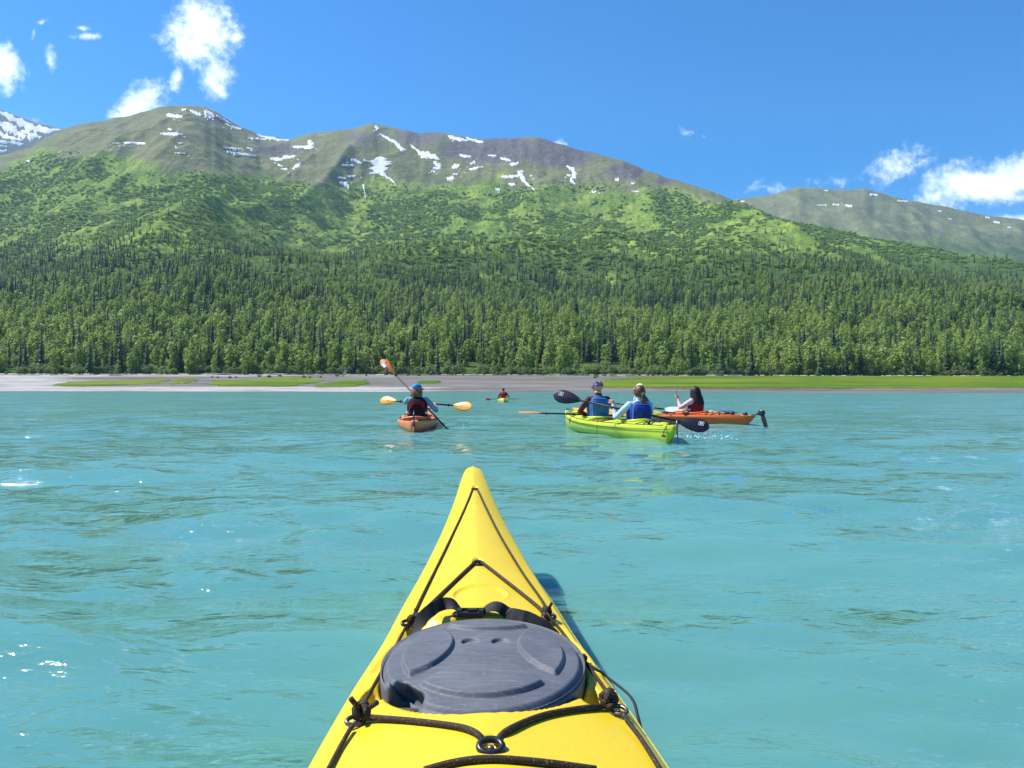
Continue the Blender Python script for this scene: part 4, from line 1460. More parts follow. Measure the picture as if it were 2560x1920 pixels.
def own_hull():
    ys = np.concatenate([np.linspace(-1.95, 0.84, 120), np.linspace(0.846, 3.56, 470)])
    us = np.concatenate([np.linspace(-1, -0.8, 22)[:-1], np.linspace(-0.8, 0.8, 96), np.linspace(0.8, 1, 22)[1:]])
    YY, UU = np.meshgrid(ys, us, indexing='ij')
    XX = kx_c(YY) + UU * k_w(YY)
    ZZ = deck_z(XX, YY)
    ny, nu = YY.shape
    V = np.stack([XX, YY, ZZ], -1).reshape(-1, 3)
    i = np.arange(ny - 1)[:, None] * nu + np.arange(nu - 1)[None, :]
    Fq = np.stack([i, i + 1, i + nu + 1, i + nu], -1)
    cx_ = (XX[:-1, :-1] + XX[1:, 1:]) / 2; cy_ = (YY[:-1, :-1] + YY[1:, 1:]) / 2
    hole = np.hypot((cx_ - kx_c(cy_)) / 0.205, (cy_ + 0.12) / 0.46) < 1
    V, Fq = [V], [Fq[~hole]]
    off = ny * nu
    # sides and bottom
    nv = 14
    vv = np.linspace(0, 1, nv)
    for sgn in (-1, 1):
        yy_, v_ = np.meshgrid(ys, vv, indexing='ij')
        w_ = k_w(yy_)
        ends = sstep(2.6, 3.56, yy_) + sstep(-1.2, -1.95, yy_)
        keel = -0.10 + 0.42 * sstep(3.0, 3.57, yy_) + 0.35 * sstep(-1.5, -1.96, yy_)
        zt = deck_z(kx_c(yy_) + sgn * w_, yy_)
        z_ = zt - (zt - keel) * v_
        bulge = 1 + 0.05 * np.sin(np.clip(v_ * 6, 0, math.pi)) * (1 - ends * 0.5)
        fr = (1 - v_ ** 2.6) ** 0.6
        x_ = kx_c(yy_) + sgn * w_ * bulge * fr
        V.append(np.stack([x_, yy_, z_], -1).reshape(-1, 3))
        i = np.arange(ny - 1)[:, None] * nv + np.arange(nv - 1)[None, :] + off
        q = np.stack([i, i + nv, i + nv + 1, i + 1], -1)
        if sgn < 0: q = q[..., ::-1]
        Fq.append(q.reshape(-1, 4))
        off += ny * nv
    me = mesh('hull', np.vstack(V), np.vstack(Fq), MT['yellow_plastic'])
    bm = bmesh.new(); bm.from_mesh(me)
    bmesh.ops.remove_doubles(bm, verts=bm.verts, dist=0.0004)
    bm.to_mesh(me); bm.free()
    link('hull', me, own)
    P = []
    for k in range(49):
        a = 2 * math.pi * k / 48
        y_ = -0.12 + 0.46 * math.sin(a); x_ = kx_c(y_) + 0.205 * math.cos(a)
        P.append((x_, y_, float(deck_z(x_, y_)) + 0.016))
    part('cockpit_coaming', tube(P, 0.013, 8, False), MT['yellow_plastic'], own)


own_hull()


def hatch_cover():
    nr_, na_ = 110, 260
    r_ = np.concatenate([np.linspace(0.0, 1.0, nr_)])
    a_ = np.linspace(0, 2 * math.pi, na_, endpoint=False)
    RR, AA = np.meshgrid(r_, a_, indexing='ij')
    x = RR * np.cos(AA); y = RR * np.sin(AA)
    inner = 1 - sstep(0.79, 0.815, np.hypot(x, y))
    lp = 1 - sstep(0.615, 0.642, np.hypot(x + 0.95, y - 0.13))
    rp = 1 - sstep(0.615, 0.642, np.hypot(x - 0.98, y - 0.16))
    tp = 1 - sstep(0.60, 0.627, np.hypot((x - 0.02) * 0.9, y - 1.13))
    wedge = sstep(-0.02, 0.03, (-0.05 - y) - np.abs(x - 0.03) * 0.98 + 0.02)
    pads = inner * np.maximum.reduce([lp, rp, tp, wedge])
    rim = sstep(0.80, 0.84, np.hypot(x, y))
    z = 0.350 - 0.012 * RR ** 2 + 0.0075 * pads + 0.0 * rim
    for dx in (-0.15, 0.165):
        e = np.hypot((x - dx) / 0.100, (y - 0.22) / 0.095)
        z = z - 0.0060 * (1 - sstep(0.80, 1.0, e)) * (0.25 + 0.75 * sstep(-0.8, 0.9, (y - 0.22) / 0.088 + 0.3 * (dx - x) / 0.088))
    z = z - 0.010 * sstep(0.94, 1.0, RR)
    # wall down to the deck; the lip is pulled open at the near left
    WR = np.array([1.012, 1.016, 1.012, 1.004]); WZ = np.array([-0.012, -0.024, -0.046, -0.064])
    V = [np.stack([HC[0] + x * HAX, HC[1] + y * HAY, z], -1).reshape(-1, 3)]
    for k in range(4):
        V.append(np.stack([HC[0] + np.cos(a_) * WR[k] * HAX, HC[1] + np.sin(a_) * WR[k] * HAY, 0.348 + WZ[k] + 0 * a_], -1))
    V = np.vstack(V)
    ang = (np.degrees(np.arctan2(V[:, 1] - HC[1], V[:, 0] - HC[0])) + 360) % 360
    rr = np.hypot((V[:, 0] - HC[0]) / HAX, (V[:, 1] - HC[1]) / HAY)
    pull = np.exp(-(np.clip(np.abs(ang - 234) - 5, 0, 99) / 4.5) ** 2) * sstep(0.84, 0.97, rr)
    V[:, 2] += -0.022 * pull
    V[:, 0] += 0.016 * pull; V[:, 1] += 0.030 * pull
    lip = np.exp(-((ang - 222.0) / 3.5) ** 2) * sstep(0.86, 1.0, rr)
    V[:, 2] += 0.010 * lip
    nR = nr_ + 4
    i = np.arange(nR - 1)[:, None] * na_ + np.arange(na_)[None, :]
    i2 = np.arange(nR - 1)[:, None] * na_ + (np.arange(na_)[None, :] + 1) % na_
    Fq = np.stack([i, i + na_, i2 + na_, i2], -1).reshape(-1, 4)
    h = link('hatch_cover', mesh('hatch_cover', V, Fq, MT['grey_rubber']), own)
    # pull tab folded under the opened lip
    P0 = Vector((HC[0] + HAX * 1.0 * math.cos(R(228)), HC[1] + HAY * 1.0 * math.sin(R(228)), 0.318))
    g = loft([ring(P0 + Vector((0.002 * k, -0.004 * k, -0.007 * k)), 0.030 - 0.003 * k, 0.012, 14, 3) for k in range(5)])
    part('pull_tab', g, mat('faded_tab', (0.10, 0.105, 0.075), 0.7, 0.3, var=0.3, vscale=40), h)


hatch_cover()


def cord(name, pxs, r, lift=0.004, sub=5, mat_='cord', parent=None):
    P = [on_deck(px, py, lift) if len(t_) == 0 else on_deck(px, py, t_[0]) for px, py, *t_ in pxs]
    return part(name, tube(spline(P, sub), r, 8), MT[mat_], parent or own)


cord('deck_cord', [(1181, 1223, .003), (1157.6, 1280), (1100.7, 1399.5), (1054.6, 1492), (1033, 1540), (1027, 1552, .012), (1015, 1567), (985, 1624.5, .008), (947, 1692.5, .012), (904.5, 1769, .008), (899, 1784, .012)], 0.0031)
cord('deck_cord', [(1193, 1223, .003), (1212, 1264), (1247, 1334), (1301, 1424), (1350, 1494), (1366, 1526, .008), (1371, 1538, .012), (1410, 1586, .006), (1457, 1648, .008), (1491, 1692.5, .008), (1525, 1743, .008), (1530, 1762, .012)], 0.0031)
cord('deck_cord', [(879, 1816, .008), (850, 1868, .005), (820, 1925, .005)], 0.0033)
cord('deck_cord', [(1555, 1784, .010), (1601.5, 1845.5, .005), (1652, 1926, .005)], 0.0033)
cord('bungee_cord', [(1040, 1547, .010), (1050, 1537, .006), (1110, 1479), (1185, 1408, .004), (1195, 1405, .003), (1206.5, 1408, .004), (1279.7, 1464.6), (1340, 1513), (1356, 1529, .007), (1364, 1540, .010)], 0.0042)
cord('bungee_cord', [(905, 1792, .012), (940, 1795, .006), (1036, 1803), (1140, 1816), (1182, 1829), (1203, 1846), (1209, 1862, .001)], 0.0046)
cord('bungee_cord', [(1242, 1862, .001), (1248, 1846), (1270, 1826), (1320, 1802), (1376, 1784), (1450, 1772), (1510, 1765, .006), (1530, 1767, .012)], 0.0046)
cord('bungee_cord', [(1060, 1926), (1142.5, 1905), (1227.5, 1897), (1355, 1906), (1490, 1924)], 0.0046)
# loose line hanging over the right gunwale
q0 = on_deck(1459, 1652, .006)
P = [q0]
for (px, py) in ((1490, 1672), (1522, 1696)):
    P.append(on_deck(px, py, .004))
for (py, z_) in ((1740, .296), (1790, .280), (1834, .262)):
    Y_ = (H0 - z_) * F / (py - HY0)
    P.append(Vector((float(kx_c(Y_) + k_w(Y_)) * 1.0 + 0.010, Y_, z_)))
part('loose_line', tube(spline(P, 5), 0.0024, 6), MT['black_webbing'], own)


def knot(px, py, s=0.012, lift=0.010, tails=2, seed=0):
    rd = random.Random(seed)
    c = on_deck(px, py, lift)
    gs = []
    for k in range(4):
        ax = Vector((rd.gauss(0, 1), rd.gauss(0, 1), rd.gauss(0, 0.6))).normalized()
        e1 = ax.orthogonal().normalized(); e2 = ax.cross(e1)
        gs.append(tube([c + (e1 * math.cos(t_) + e2 * math.sin(t_)) * s * rd.uniform(0.55, 0.75) + Vector((0, 0, 0.002)) for t_ in np.linspace(0, 6.283, 13)], s * 0.36, 7))
    for k in range(tails):
        d = Vector((rd.uniform(-1, 1), rd.uniform(-0.5, 1), rd.uniform(0.2, 0.9))).normalized()
        gs.append(tube([c, c + d * s * 1.2, c + d * s * 2.1], s * 0.26, 6))
    part('cord_knot', join(*gs), MT['cord'], own)


def fitting(px, py, w_, h_, lift, material, yaw=0.0, seed=0):
    """deck fitting: a low oval eye, screwed down, the cord runs through it"""
    c = on_deck(px, py, lift)
    P = []
    for t_ in np.linspace(0, 6.283, 25):
        v = Matrix.Rotation(yaw, 3, 'Z') @ Vector((math.cos(t_) * w_, math.sin(t_) * h_, 0.35 * h_ * math.sin(t_)))
        P.append(c + v)
    g = tube(P, h_ * 0.42, 8, False)
    f = part('deck_fitting', g, MT[material], own)
    part('screw_head', ellipsoid(c + Vector((0, 0, -0.001)), (h_ * 0.45, h_ * 0.45, h_ * 0.25), 10, 6), MT['steel'], f)


fitting(1187, 1222.5, 0.0125, 0.006, 0.0035, 'black_plastic')
fitting(1195, 1408, 0.0135, 0.007, 0.004, 'black_plastic')
fitting(1227, 1866, 0.0140, 0.0105, 0.003, 'black_plastic')
fitting(1022, 1557, 0.0150, 0.008, 0.007, 'black_plastic', 0.7)
fitting(1372, 1541, 0.0150, 0.008, 0.007, 'black_plastic', -0.7)
fitting(889, 1801, 0.0130, 0.0075, 0.008, 'steel', 0.6)
fitting(1546, 1775, 0.0130, 0.0075, 0.008, 'steel', -0.6)
knot(1046, 1546, 0.010, .010, 1, 1)
knot(1028, 1552, 0.010, .010, 0, 11)
knot(1366, 1532, 0.012, .010, 1, 2)
knot(905, 1781, 0.0145, .014, 2, 3)
knot(1521, 1749, 0.0145, .014, 0, 4)
knot(1458, 1648, 0.0075, .008, 3, 5)

# strap over the front of the hatch: webbing on edge, twisted in places, and its buckle
sp = [(1030, 1590, .004, .2), (1040, 1572, .012, .5), (1058, 1543, .026, .9), (1080, 1524, .030, 1.0), (1103, 1511, .028, 0.9), (1125, 1509, .024, .6), (1140, 1516, .016, .2), (1156, 1534, .012, 0.0)]
sp2 = [(1200, 1536, .012, 0.0), (1216, 1522, .016, .2), (1234, 1516, .022, .4), (1250, 1519, .022, .5), (1272, 1533, .018, .6), (1300, 1540, .018, .8), (1322, 1546, .016, .9), (1355, 1564, .010, 1.0), (1378, 1584, .002, 1.0), (1388, 1594, -.01, 1.0)]


def ribbon(pts_, width, th=0.0016):
    """pts: pixel x, y, height over the rim, how far it stands on edge (0 flat, 1 upright)"""
    P = []
    for px, py, l_, tw in pts_:
        d = ray(px, py)
        Yh = 1.50 + (0.03 if abs(px - 1190) < 90 else -0.01 * (abs(px - 1190) - 90) / 100 * 3.0)
        P.append((EYE + d * (Yh / d.y), tw))
    C = spline([p for p, _ in P], 5)
    tw = np.interp(np.linspace(0, len(P) - 1, len(C)), np.arange(len(P)), [t_ for _, t_ in P])
    _, Tn, _ = frames(C)
    rings = []
    for c, t_, a in zip(C, Tn, tw):
        flat = Vector((0, 1, 0)) - t_ * t_.y
        flat.normalize()
        upv = t_.cross(flat); upv = upv if upv.z > 0 else -upv
        wv = (flat * math.cos(a * 1.35) + upv * math.sin(a * 1.35)).normalized()
        nv_ = t_.cross(wv)
        rings.append([c + wv * width / 2 + nv_ * th / 2, c + wv * width / 2 - nv_ * th / 2, c - wv * width / 2 - nv_ * th / 2, c - wv * width / 2 + nv_ * th / 2])
    return loft(rings)


strap = part('hatch_strap', join(ribbon(sp, 0.025), ribbon(sp2, 0.025)), MT['black_webbing'], own, False)
bc = EYE + ray(1176, 1535) * (1.515 / ray(1176, 1535).y)
gs = [box(bc, (0.050, 0.020, 0.010)), box(bc + Vector((0, 0.011, 0.003)), (0.058, 0.005, 0.012)), box(bc + Vector((0, -0.012, 0.002)), (0.054, 0.005, 0.010)),
      box(bc + Vector((-0.022, 0, 0.006)), (0.010, 0.022, 0.008)), box(bc + Vector((0.022, 0, 0.006)), (0.010, 0.022, 0.008)), box(bc + Vector((0.004, -0.001, 0.008)), (0.018, 0.012, 0.006)),
      tube([bc + Vector((-0.030, -0.012, 0)), bc + Vector((-0.034, 0, 0)), bc + Vector((-0.030, 0.012, 0))], 0.003, 6)]
me = mesh('buckle', *join(*gs), MT['black_plastic'], False)
bm = bmesh.new(); bm.from_mesh(me)
bmesh.ops.bevel(bm, geom=list(bm.edges), offset=0.0011, segments=1, affect='EDGES', clamp_overlap=True)
bm.to_mesh(me); bm.free()
link('buckle', me, strap)


# ------------------------------------------------------------------ other kayaks: local frame, stern at y = 0, bow at y = L, waterline at z = 0
class Kayak:
    def __init__(s, name, loc, heading, L, B, z0, rs, rb, camber, mats, holes, label):
        s.L, s.B, s.z0, s.rs, s.rb, s.c = L, B, z0, rs, rb, camber
        s.holes = holes
        s.o = empty(name, loc, heading)
        tag(s.o, label, 'kayak', 'kayaks out on the lake')
        s.m = Matrix.Translation(Vector(loc)) @ Matrix.Rotation(heading, 4, 'Z')
        s.build(mats)

    def half(s, y):
        t_ = np.clip(y / s.L, 0, 1)
        q = np.abs(2 * t_ - 0.97) / np.where(t_ > 0.485, 1.03, 0.97)
        return s.B / 2 * np.maximum(1 - q ** 2.3, 0.0) ** 0.92 + 0.012

    def edge(s, y):
        t_ = np.clip(y / s.L, 0, 1)
        return s.z0 + s.rb * np.clip(2 * t_ - 1, 0, 1) ** 2.2 + s.rs * np.clip(1 - 2 * t_, 0, 1) ** 2.2

    def deck(s, y, u):
        h = s.half(y)
        c = s.c * (h / (s.B / 2)) * (1 + 0.35 * np.sin(np.clip(y / s.L, 0, 1) * 9.4))
        return Vector((u * float(h), y, float(s.edge(y) + c * (1 - abs(u) ** 1.9))))

    def build(s, mats):
        ns, nd, nv = 96, 25, 10
        ys = np.linspace(0, s.L, ns)
        V, Fc, idx = [], [], []
        us = np.linspace(-1, 1, nd)
        for y in ys:
            for u in us: V.append(tuple(s.deck(y, u)))
        for i in range(ns - 1):
            for k in range(nd - 1):
                ym = (ys[i] + ys[i + 1]) / 2; xm = (V[i * nd + k][0] + V[(i + 1) * nd + k + 1][0]) / 2
                if any(((ym - hc) / (hl * 0.97)) ** 2 + (xm / (hw * 0.97)) ** 2 < 1 for hc, hl, hw in s.holes): continue
                Fc.append((i * nd + k, i * nd + k + 1, (i + 1) * nd + k + 1, (i + 1) * nd + k)); idx.append(0)
        for sgn in (-1, 1):
            off = len(V)
            for y in ys:
                t_ = y / s.L
                zt = float(s.edge(y)); h = float(s.half(y))
                e = abs(2 * t_ - 1)
                kz = -0.11 + (0.08 + 0.0) * e ** 4 + (0.10) * sstep(0.94, 1.0, e)
                rk = 0.10 * (e ** 8)
                for v in np.linspace(0, 1, nv):
                    f = (1 - v ** 2.4) ** 0.62
                    bul = 1 + 0.05 * math.sin(min(v * 5, 1) * math.pi) * (1 - e ** 4)
                    yy_ = y - (1 if t_ > 0.5 else -1) * rk * v ** 1.3 * 1.6
                    V.append((sgn * h * f * bul, yy_, zt + (kz - zt) * v))
            for i in range(ns - 1):
                for k in range(nv - 1):
                    a = off + i * nv + k
                    f = (a, a + nv, a + nv + 1, a + 1)
                    Fc.append(f if sgn > 0 else f[::-1]); idx.append(0)
        # flat transom faces at both ends are closed by the narrow stems
        for (end, flip) in ((0, False), (ns - 1, True)):
            l_ = [len(V) - 2 * ns * nv + end * nv + k for k in range(nv)]
            r_ = [len(V) - ns * nv + end * nv + k for k in range(nv)]
            for k in range(nv - 1):
                f = (l_[k], r_[k], r_[k + 1], l_[k + 1])
                Fc.append(f[::-1] if flip else f); idx.append(0)
        s.hull = link('hull', mesh('hull', V, Fc, mats[0], True, idx), s.o)
        for hc, hl, hw in s.holes:
            P = []
            for k in range(33):
                a = 2 * math.pi * k / 32
                y = hc + hl * math.sin(a); x = hw * math.cos(a)
                P.append(s.deck(y, x / float(s.half(y))) + Vector((0, 0, 0.018)))
            part('cockpit_coaming', tube(P, 0.018, 8, False, 1.3), mats[0], s.o)
            # lining
            rings = []
            for q, (f, dz) in enumerate(((0.98, 0.0), (1.0, -0.10), (0.95, -0.2), (0.7, -0.24), (0.05, -0.245))):
                rr = []
                for k in range(24):
                    a = 2 * math.pi * k / 24
                    y = hc + hl * f * math.sin(a); x = hw * f * math.cos(a)
                    y0_ = hc + hl * .98 * math.sin(a)
                    rr.append((x, y, s.deck(y0_, 0.6).z + dz))
                rings.append(rr)
            g = loft(rings, False)
            part('cockpit_lining', g, mats[1], s.o)

    def P(s, y, u, lift=0.008):
        return s.deck(y, u) + Vector((0, 0, lift))

    def line(s, name, pts_, r, m, lift=0.008, n=8):
        Q = []
        for (y0, u0), (y1, u1) in zip(pts_[:-1], pts_[1:]):
            for k in range(n):
                Q.append(s.P(y0 + (y1 - y0) * k / n, u0 + (u1 - u0) * k / n, lift))
        Q.append(s.P(*pts_[-1], lift))
        return part(name, tube(Q, r, 5), MT[m], s.o)

    def world(s, v): return s.m @ Vector(v)
    def local(s, v): return s.m.inverted() @ Vector(v)


def paddle(name, A, B_, tilt, mats, label, ra=0.235, lb=0.44, roll_b=None, mark=None):
    """paddle from blade tip A to blade tip B_ (world)"""
    A, B_ = Vector(A), Vector(B_)
    ax = (B_ - A); L = ax.length; ax.normalize()
    o = empty(name, A.lerp(B_, 0.5))
    tag(o, label, 'paddle', 'paddles in use on the lake')
    c0 = o.location
    sA, sB = A + ax * (lb * 0.86), B_ - ax * (lb * 0.86)
    sub = lambda p: Vector(p) - c0
    part('shaft', tube([sub(sA), sub(A.lerp(B_, 0.5)), sub(sB)], 0.016, 10), MT['shaft'], o)
    for q, (tip, dr) in enumerate(((A, ax), (B_, -ax))):
        face = Vector(tilt[q]); face = (face - dr * face.dot(dr)).normalized()
        side = dr.cross(face)
        V, Fc = [], []
        ny, nx_ = 18, 9
        for sd in (1, -1):
            for i in range(ny):
                t_ = (i / (ny - 1)) ** 1.5
                hw = ra / 2 * ((1 - (1 - t_ / 0.36) ** 2.2) ** 0.55 if t_ < 0.36 else (1 - ((t_ - 0.36) / 0.64) ** 1.75) * 0.88 + 0.12 * (1 - 0.0 * t_))
                hw = max(hw, 0.012)
                for j in range(nx_):
                    u = 2 * j / (nx_ - 1) - 1
                    p = tip + dr * (lb * t_) + side * (u * hw) + face * (0.022 * (1 - u * u) * math.sin(math.pi * t_) * 0.8 + sd * 0.0035 + sd * 0.012 * math.exp(-(u / 0.18) ** 2) * t_ ** 2)
                    V.append(tuple(sub(p)))
        for sd in range(2):
            for i in range(ny - 1):
                for j in range(nx_ - 1):
                    a = sd * ny * nx_ + i * nx_ + j
                    f = (a, a + 1, a + nx_ + 1, a + nx_)
                    Fc.append(f if sd == 0 else f[::-1])
        rim = [(i * nx_, ny * nx_ + i * nx_) for i in range(ny)] 
        for i in range(ny - 1):
            Fc.append((i * nx_, (i + 1) * nx_, ny * nx_ + (i + 1) * nx_, ny * nx_ + i * nx_))
            a = i * nx_ + nx_ - 1
            Fc.append((a + nx_, a, ny * nx_ + a, ny * nx_ + a + nx_))
        for j in range(nx_ - 1):
            Fc.append((j, ny * nx_ + j, ny * nx_ + j + 1, j + 1))
        bl = part('blade', (V, Fc), MT[mats[q]], o)
        if mark and mark[q]:
            mark[q](bl, tip, dr, side, face, lb, sub)
        rp = (sA if q == 0 else sB) + dr * 0.16
        part('drip_ring', loft([ [sub(rp + dr * d + (face * math.cos(a) + side * math.sin(a)) * rr) for a in np.linspace(0, 6.283, 13)[:-1]] for d, rr in ((-0.012, .02), (0, .036), (0.012, .02))]), MT['driprubber'], o)
    return o


def flatmark(bl, origin, e1, e2, face, rects, sub, mkey, off=0.02):
    """flat print: small plates lying just proud of the blade"""
    gs = []
    for (a, b, w_, h_) in rects:
        c = origin + e1 * a + e2 * b + face * off
        V = [c - e1 * w_ / 2 - e2 * h_ / 2, c + e1 * w_ / 2 - e2 * h_ / 2, c + e1 * w_ / 2 + e2 * h_ / 2, c - e1 * w_ / 2 + e2 * h_ / 2]
        V2 = [v - face * 0.004 for v in V]
        gs.append(([tuple(sub(v)) for v in V + V2], [(0, 1, 2, 3), (7, 6, 5, 4), (0, 4, 5, 1), (1, 5, 6, 2), (2, 6, 7, 3), (3, 7, 4, 0)]))
    part('print', join(*gs), MT[mkey], bl, False)


# ------------------------------------------------------------------ people: one continuous body each
def limb(P, r, n=12):
    return tube(P, r, n)


def hand(wr, d, palm_n, scale=1.0, curl=0.9):
    """palm, four fingers of unequal length bent round what is held, and a thumb from the side of the palm"""
    d = Vector(d).normalized(); nn = Vector(palm_n); nn = (nn - d * nn.dot(d)).normalized(); sd = d.cross(nn)
    wr = Vector(wr)
    gs = [loft([[wr + d * (t_ * 0.085) * scale + sd * math.cos(a) * w_ * scale + nn * math.sin(a) * h_ * scale for a in np.linspace(0, 6.283, 13)[:-1]]
                for t_, w_, h_ in ((-0.1, .026, .02), (0.3, .036, .018), (0.7, .042, .017), (1.05, .040, .014))])]
    for k, ln in enumerate((0.072, 0.080, 0.075, 0.058)):
        b = wr + d * 0.082 * scale + sd * (0.030 - 0.020 * k) * scale
        p1 = b + (d * math.cos(curl * .5) + nn * math.sin(curl * .5)) * ln * 0.45 * scale
        p2 = p1 + (d * math.cos(curl * 1.5) + nn * math.sin(curl * 1.5)) * ln * 0.32 * scale
        p3 = p2 + (d * math.cos(curl * 2.4) + nn * math.sin(curl * 2.4)) * ln * 0.26 * scale
        gs.append(tube([b - d * 0.02, b, p1, p2, p3], [.0095 * scale] * 3 + [.0088 * scale, .0075 * scale], 8))
    b = wr + d * 0.028 * scale + sd * 0.034 * scale
    gs.append(tube([b - sd * .012, b + sd * 0.016 + d * 0.014, b + sd * 0.022 + d * 0.036 + nn * 0.016, b + sd * 0.012 + d * 0.052 + nn * 0.034], [.012, .011, .010, .008], 8))
    return join(*gs)


def person(loc, heading, spec, label, group='people paddling on the lake'):
    o = empty('person', loc, heading)
    tag(o, label, 'person', group)
    m = Matrix.Translation(Vector(loc)) @ Matrix.Rotation(heading, 4, 'Z')
    inv = m.inverted()
    ht = spec.get('h', 1.0)            # torso scale
    wd = spec.get('w', 1.0)
    lean = Vector(spec.get('lean', (0, 0, 0)))
    loc = Vector(loc)
    fwd = spec.get('fwd', 0.0)

    def sp_(z): # spine offset
        k = z / 0.6
        return Vector((lean.x * k, lean.y * k + 0.02 * math.sin(k * 3), 0))
    tors = [(0.00, .165, .125), (0.08, .175, .130), (0.18, .162, .115), (0.30, .160, .110), (0.40, .178, .118), (0.50, .190, .114), (0.555, .165, .092), (0.59, .095, .072), (0.615, .062, .060), (0.68, .056, .058)]
    rings = [ring(sp_(z) + Vector((0, 0, z * ht)), a * wd, b * wd, 24, 2.3) for z, a, b in tors]
    pieces = [loft(rings)]
    top = sp_(0.6)
    hc = top + Vector((0, 0.018, 0.738 * ht)) + Vector(spec.get('head_off', (0, 0, 0)))
    yaw, pit = spec.get('yaw', 0.0), spec.get('pitch', 0.0)
    HR = Matrix.Rotation(yaw, 3, 'Z') @ Matrix.Rotation(pit, 3, 'X')
    def hp(v): return hc + HR @ Vector(v)
    # skull, jaw, nose, ears, brow, lips
    pieces += [ellipsoid(hp((0, -0.008, 0.022)), (0.076, 0.094, 0.098), 20, 14, HR), ellipsoid(hp((0, 0.030, -0.050)), (0.054, 0.062, 0.064), 16, 10, HR),
               tube([hp((0, 0.080, 0.022)), hp((0, 0.098, -0.004)), hp((0, 0.108, -0.020))], [.009, .012, .015], 8), ellipsoid(hp((0.078, -0.005, 0.0)), (0.012, 0.020, 0.033), 10, 8, HR),
               ellipsoid(hp((-0.078, -0.005, 0.0)), (0.012, 0.020, 0.033), 10, 8, HR), tube([hp((-0.024, 0.080, -0.052)), hp((0, 0.090, -0.050)), hp((0.024, 0.080, -0.052))], .009, 6),
               tube([hp((-0.045, 0.066, 0.034)), hp((0, 0.084, 0.038)), hp((0.045, 0.066, 0.034))], .010, 6)]
    arms = []
    hands = []
    sleeve = []
    for sx, key in ((-1, 'lh'), (1, 'rh')):
        sh = top + Vector((sx * 0.178 * wd, 0, 0.535 * ht))
        hw_ = inv @ Vector(spec[key])
        v = hw_ - sh
        D = v.length
        ua, fa = 0.29, 0.27
        if D > ua + fa - 0.01:
            hw_ = sh + v * ((ua + fa - 0.01) / D); v = hw_ - sh; D = v.length
        ca = (ua * ua + D * D - fa * fa) / (2 * ua * D)
        hint = Vector(spec.get(key + '_elbow', (sx * 0.7, -0.25, -1.0)))
        nv_ = v.normalized()
        hint = (hint - nv_ * hint.dot(nv_)).normalized()
        el = sh + nv_ * (ua * ca) + hint * (ua * math.sqrt(max(0, 1 - ca * ca)))
        pieces.append(limb([sh + Vector((-sx * 0.07, 0, -0.005)), sh + Vector((-sx * .02, 0, 0.0)), sh.lerp(el, 0.4), el], [.062, .066, .056, .046], 14))
        wr = el.lerp(hw_, 0.90)
        pieces.append(limb([el - (wr - el) * 0.04, el.lerp(wr, 0.3), wr], [.047, .044, .030], 14))
        dd = (hw_ - el).normalized()
        hands.append((wr, dd))
        pn = Vector(spec.get(key + '_palm', (0, 0.2, -1)))
        pieces.append(hand(el.lerp(hw_, 0.86), dd, pn, 1.0, spec.get('curl', 0.9)))
        arms.append((sh, el, wr))
        sleeve.append((el, wr))
    for sx in (-1, 1):
        hip = Vector((sx * 0.10, 0.03, 0.07)); kn = Vector((sx * 0.15, 0.46, 0.13)); an = Vector((sx * 0.12, 0.86, -0.01))
        pieces.append(limb([hip, hip.lerp(kn, .5), kn], [.092, .08, .06], 12))
        pieces.append(limb([kn, kn.lerp(an, .35), an], [.06, .056, .038], 12))
        pieces.append(limb([an + Vector((0, -0.04, -0.01)), an + Vector((0, 0.03, 0.06)), an + Vector((0, 0.05, 0.16))], [.038, .042, .030], 10))
    g = join(*pieces)
    me0 = mesh('raw', g[0], g[1])
    tmp = bpy.data.objects.new('raw', me0)
    COL.objects.link(tmp)
    md = tmp.modifiers.new('r', 'REMESH'); md.mode = 'VOXEL'; md.voxel_size = spec.get('voxel', 0.0078)
    md2 = tmp.modifiers.new('s', 'SMOOTH'); md2.factor = 0.5; md2.iterations = 2
    dg = bpy.context.evaluated_depsgraph_get()
    me = bpy.data.meshes.new_from_object(tmp.evaluated_get(dg))
    bpy.data.objects.remove(tmp); bpy.data.meshes.remove(me0)
    me.name = 'body'
    for k in ('skin', spec['top'], spec.get('legs', 'dark_trousers')): me.materials.append(MT[k])
    n = len(me.polygons)
    C = np.zeros(n * 3, np.float32); me.polygons.foreach_get('center', C); C = C.reshape(-1, 3)
    idx = np.ones(n, int)
    neck = np.array(top + Vector((0, 0, spec.get('collar', 0.60) * ht)))
    idx[(C[:, 2] > neck[2]) & (np.hypot(C[:, 0] - neck[0], C[:, 1] - neck[1]) < 0.2)] = 0
    for q, (el, wr) in enumerate(sleeve):
        a, b = np.array(el), np.array(wr)
        t_ = ((C - a) @ (b - a)) / ((b - a) @ (b - a))
        dd = np.linalg.norm(C - (a + t_[:, None] * (b - a)), axis=1)
        cut = spec.get(('lsl', 'rsl')[q], 0.98)
        idx[(t_ > cut) & (dd < 0.10) & (t_ < 2.2)] = 0
    idx[(C[:, 1] > 0.12) & (C[:, 2] < 0.24)] = 2
    idx[(C[:, 2] < 0.10) & (np.abs(C[:, 0]) < 0.3)] = 2
    me.polygons.foreach_set('material_index', idx.astype(np.int32))
    me.polygons.foreach_set('use_smooth', np.ones(n, bool))
    link('body', me, o)
    # eyes
    for sx in (-1, 1):
        part('eye', ellipsoid(hp((sx * 0.030, 0.070, 0.016)), (0.012, 0.010, 0.008), 8, 6, HR), MT['shaft'], o)
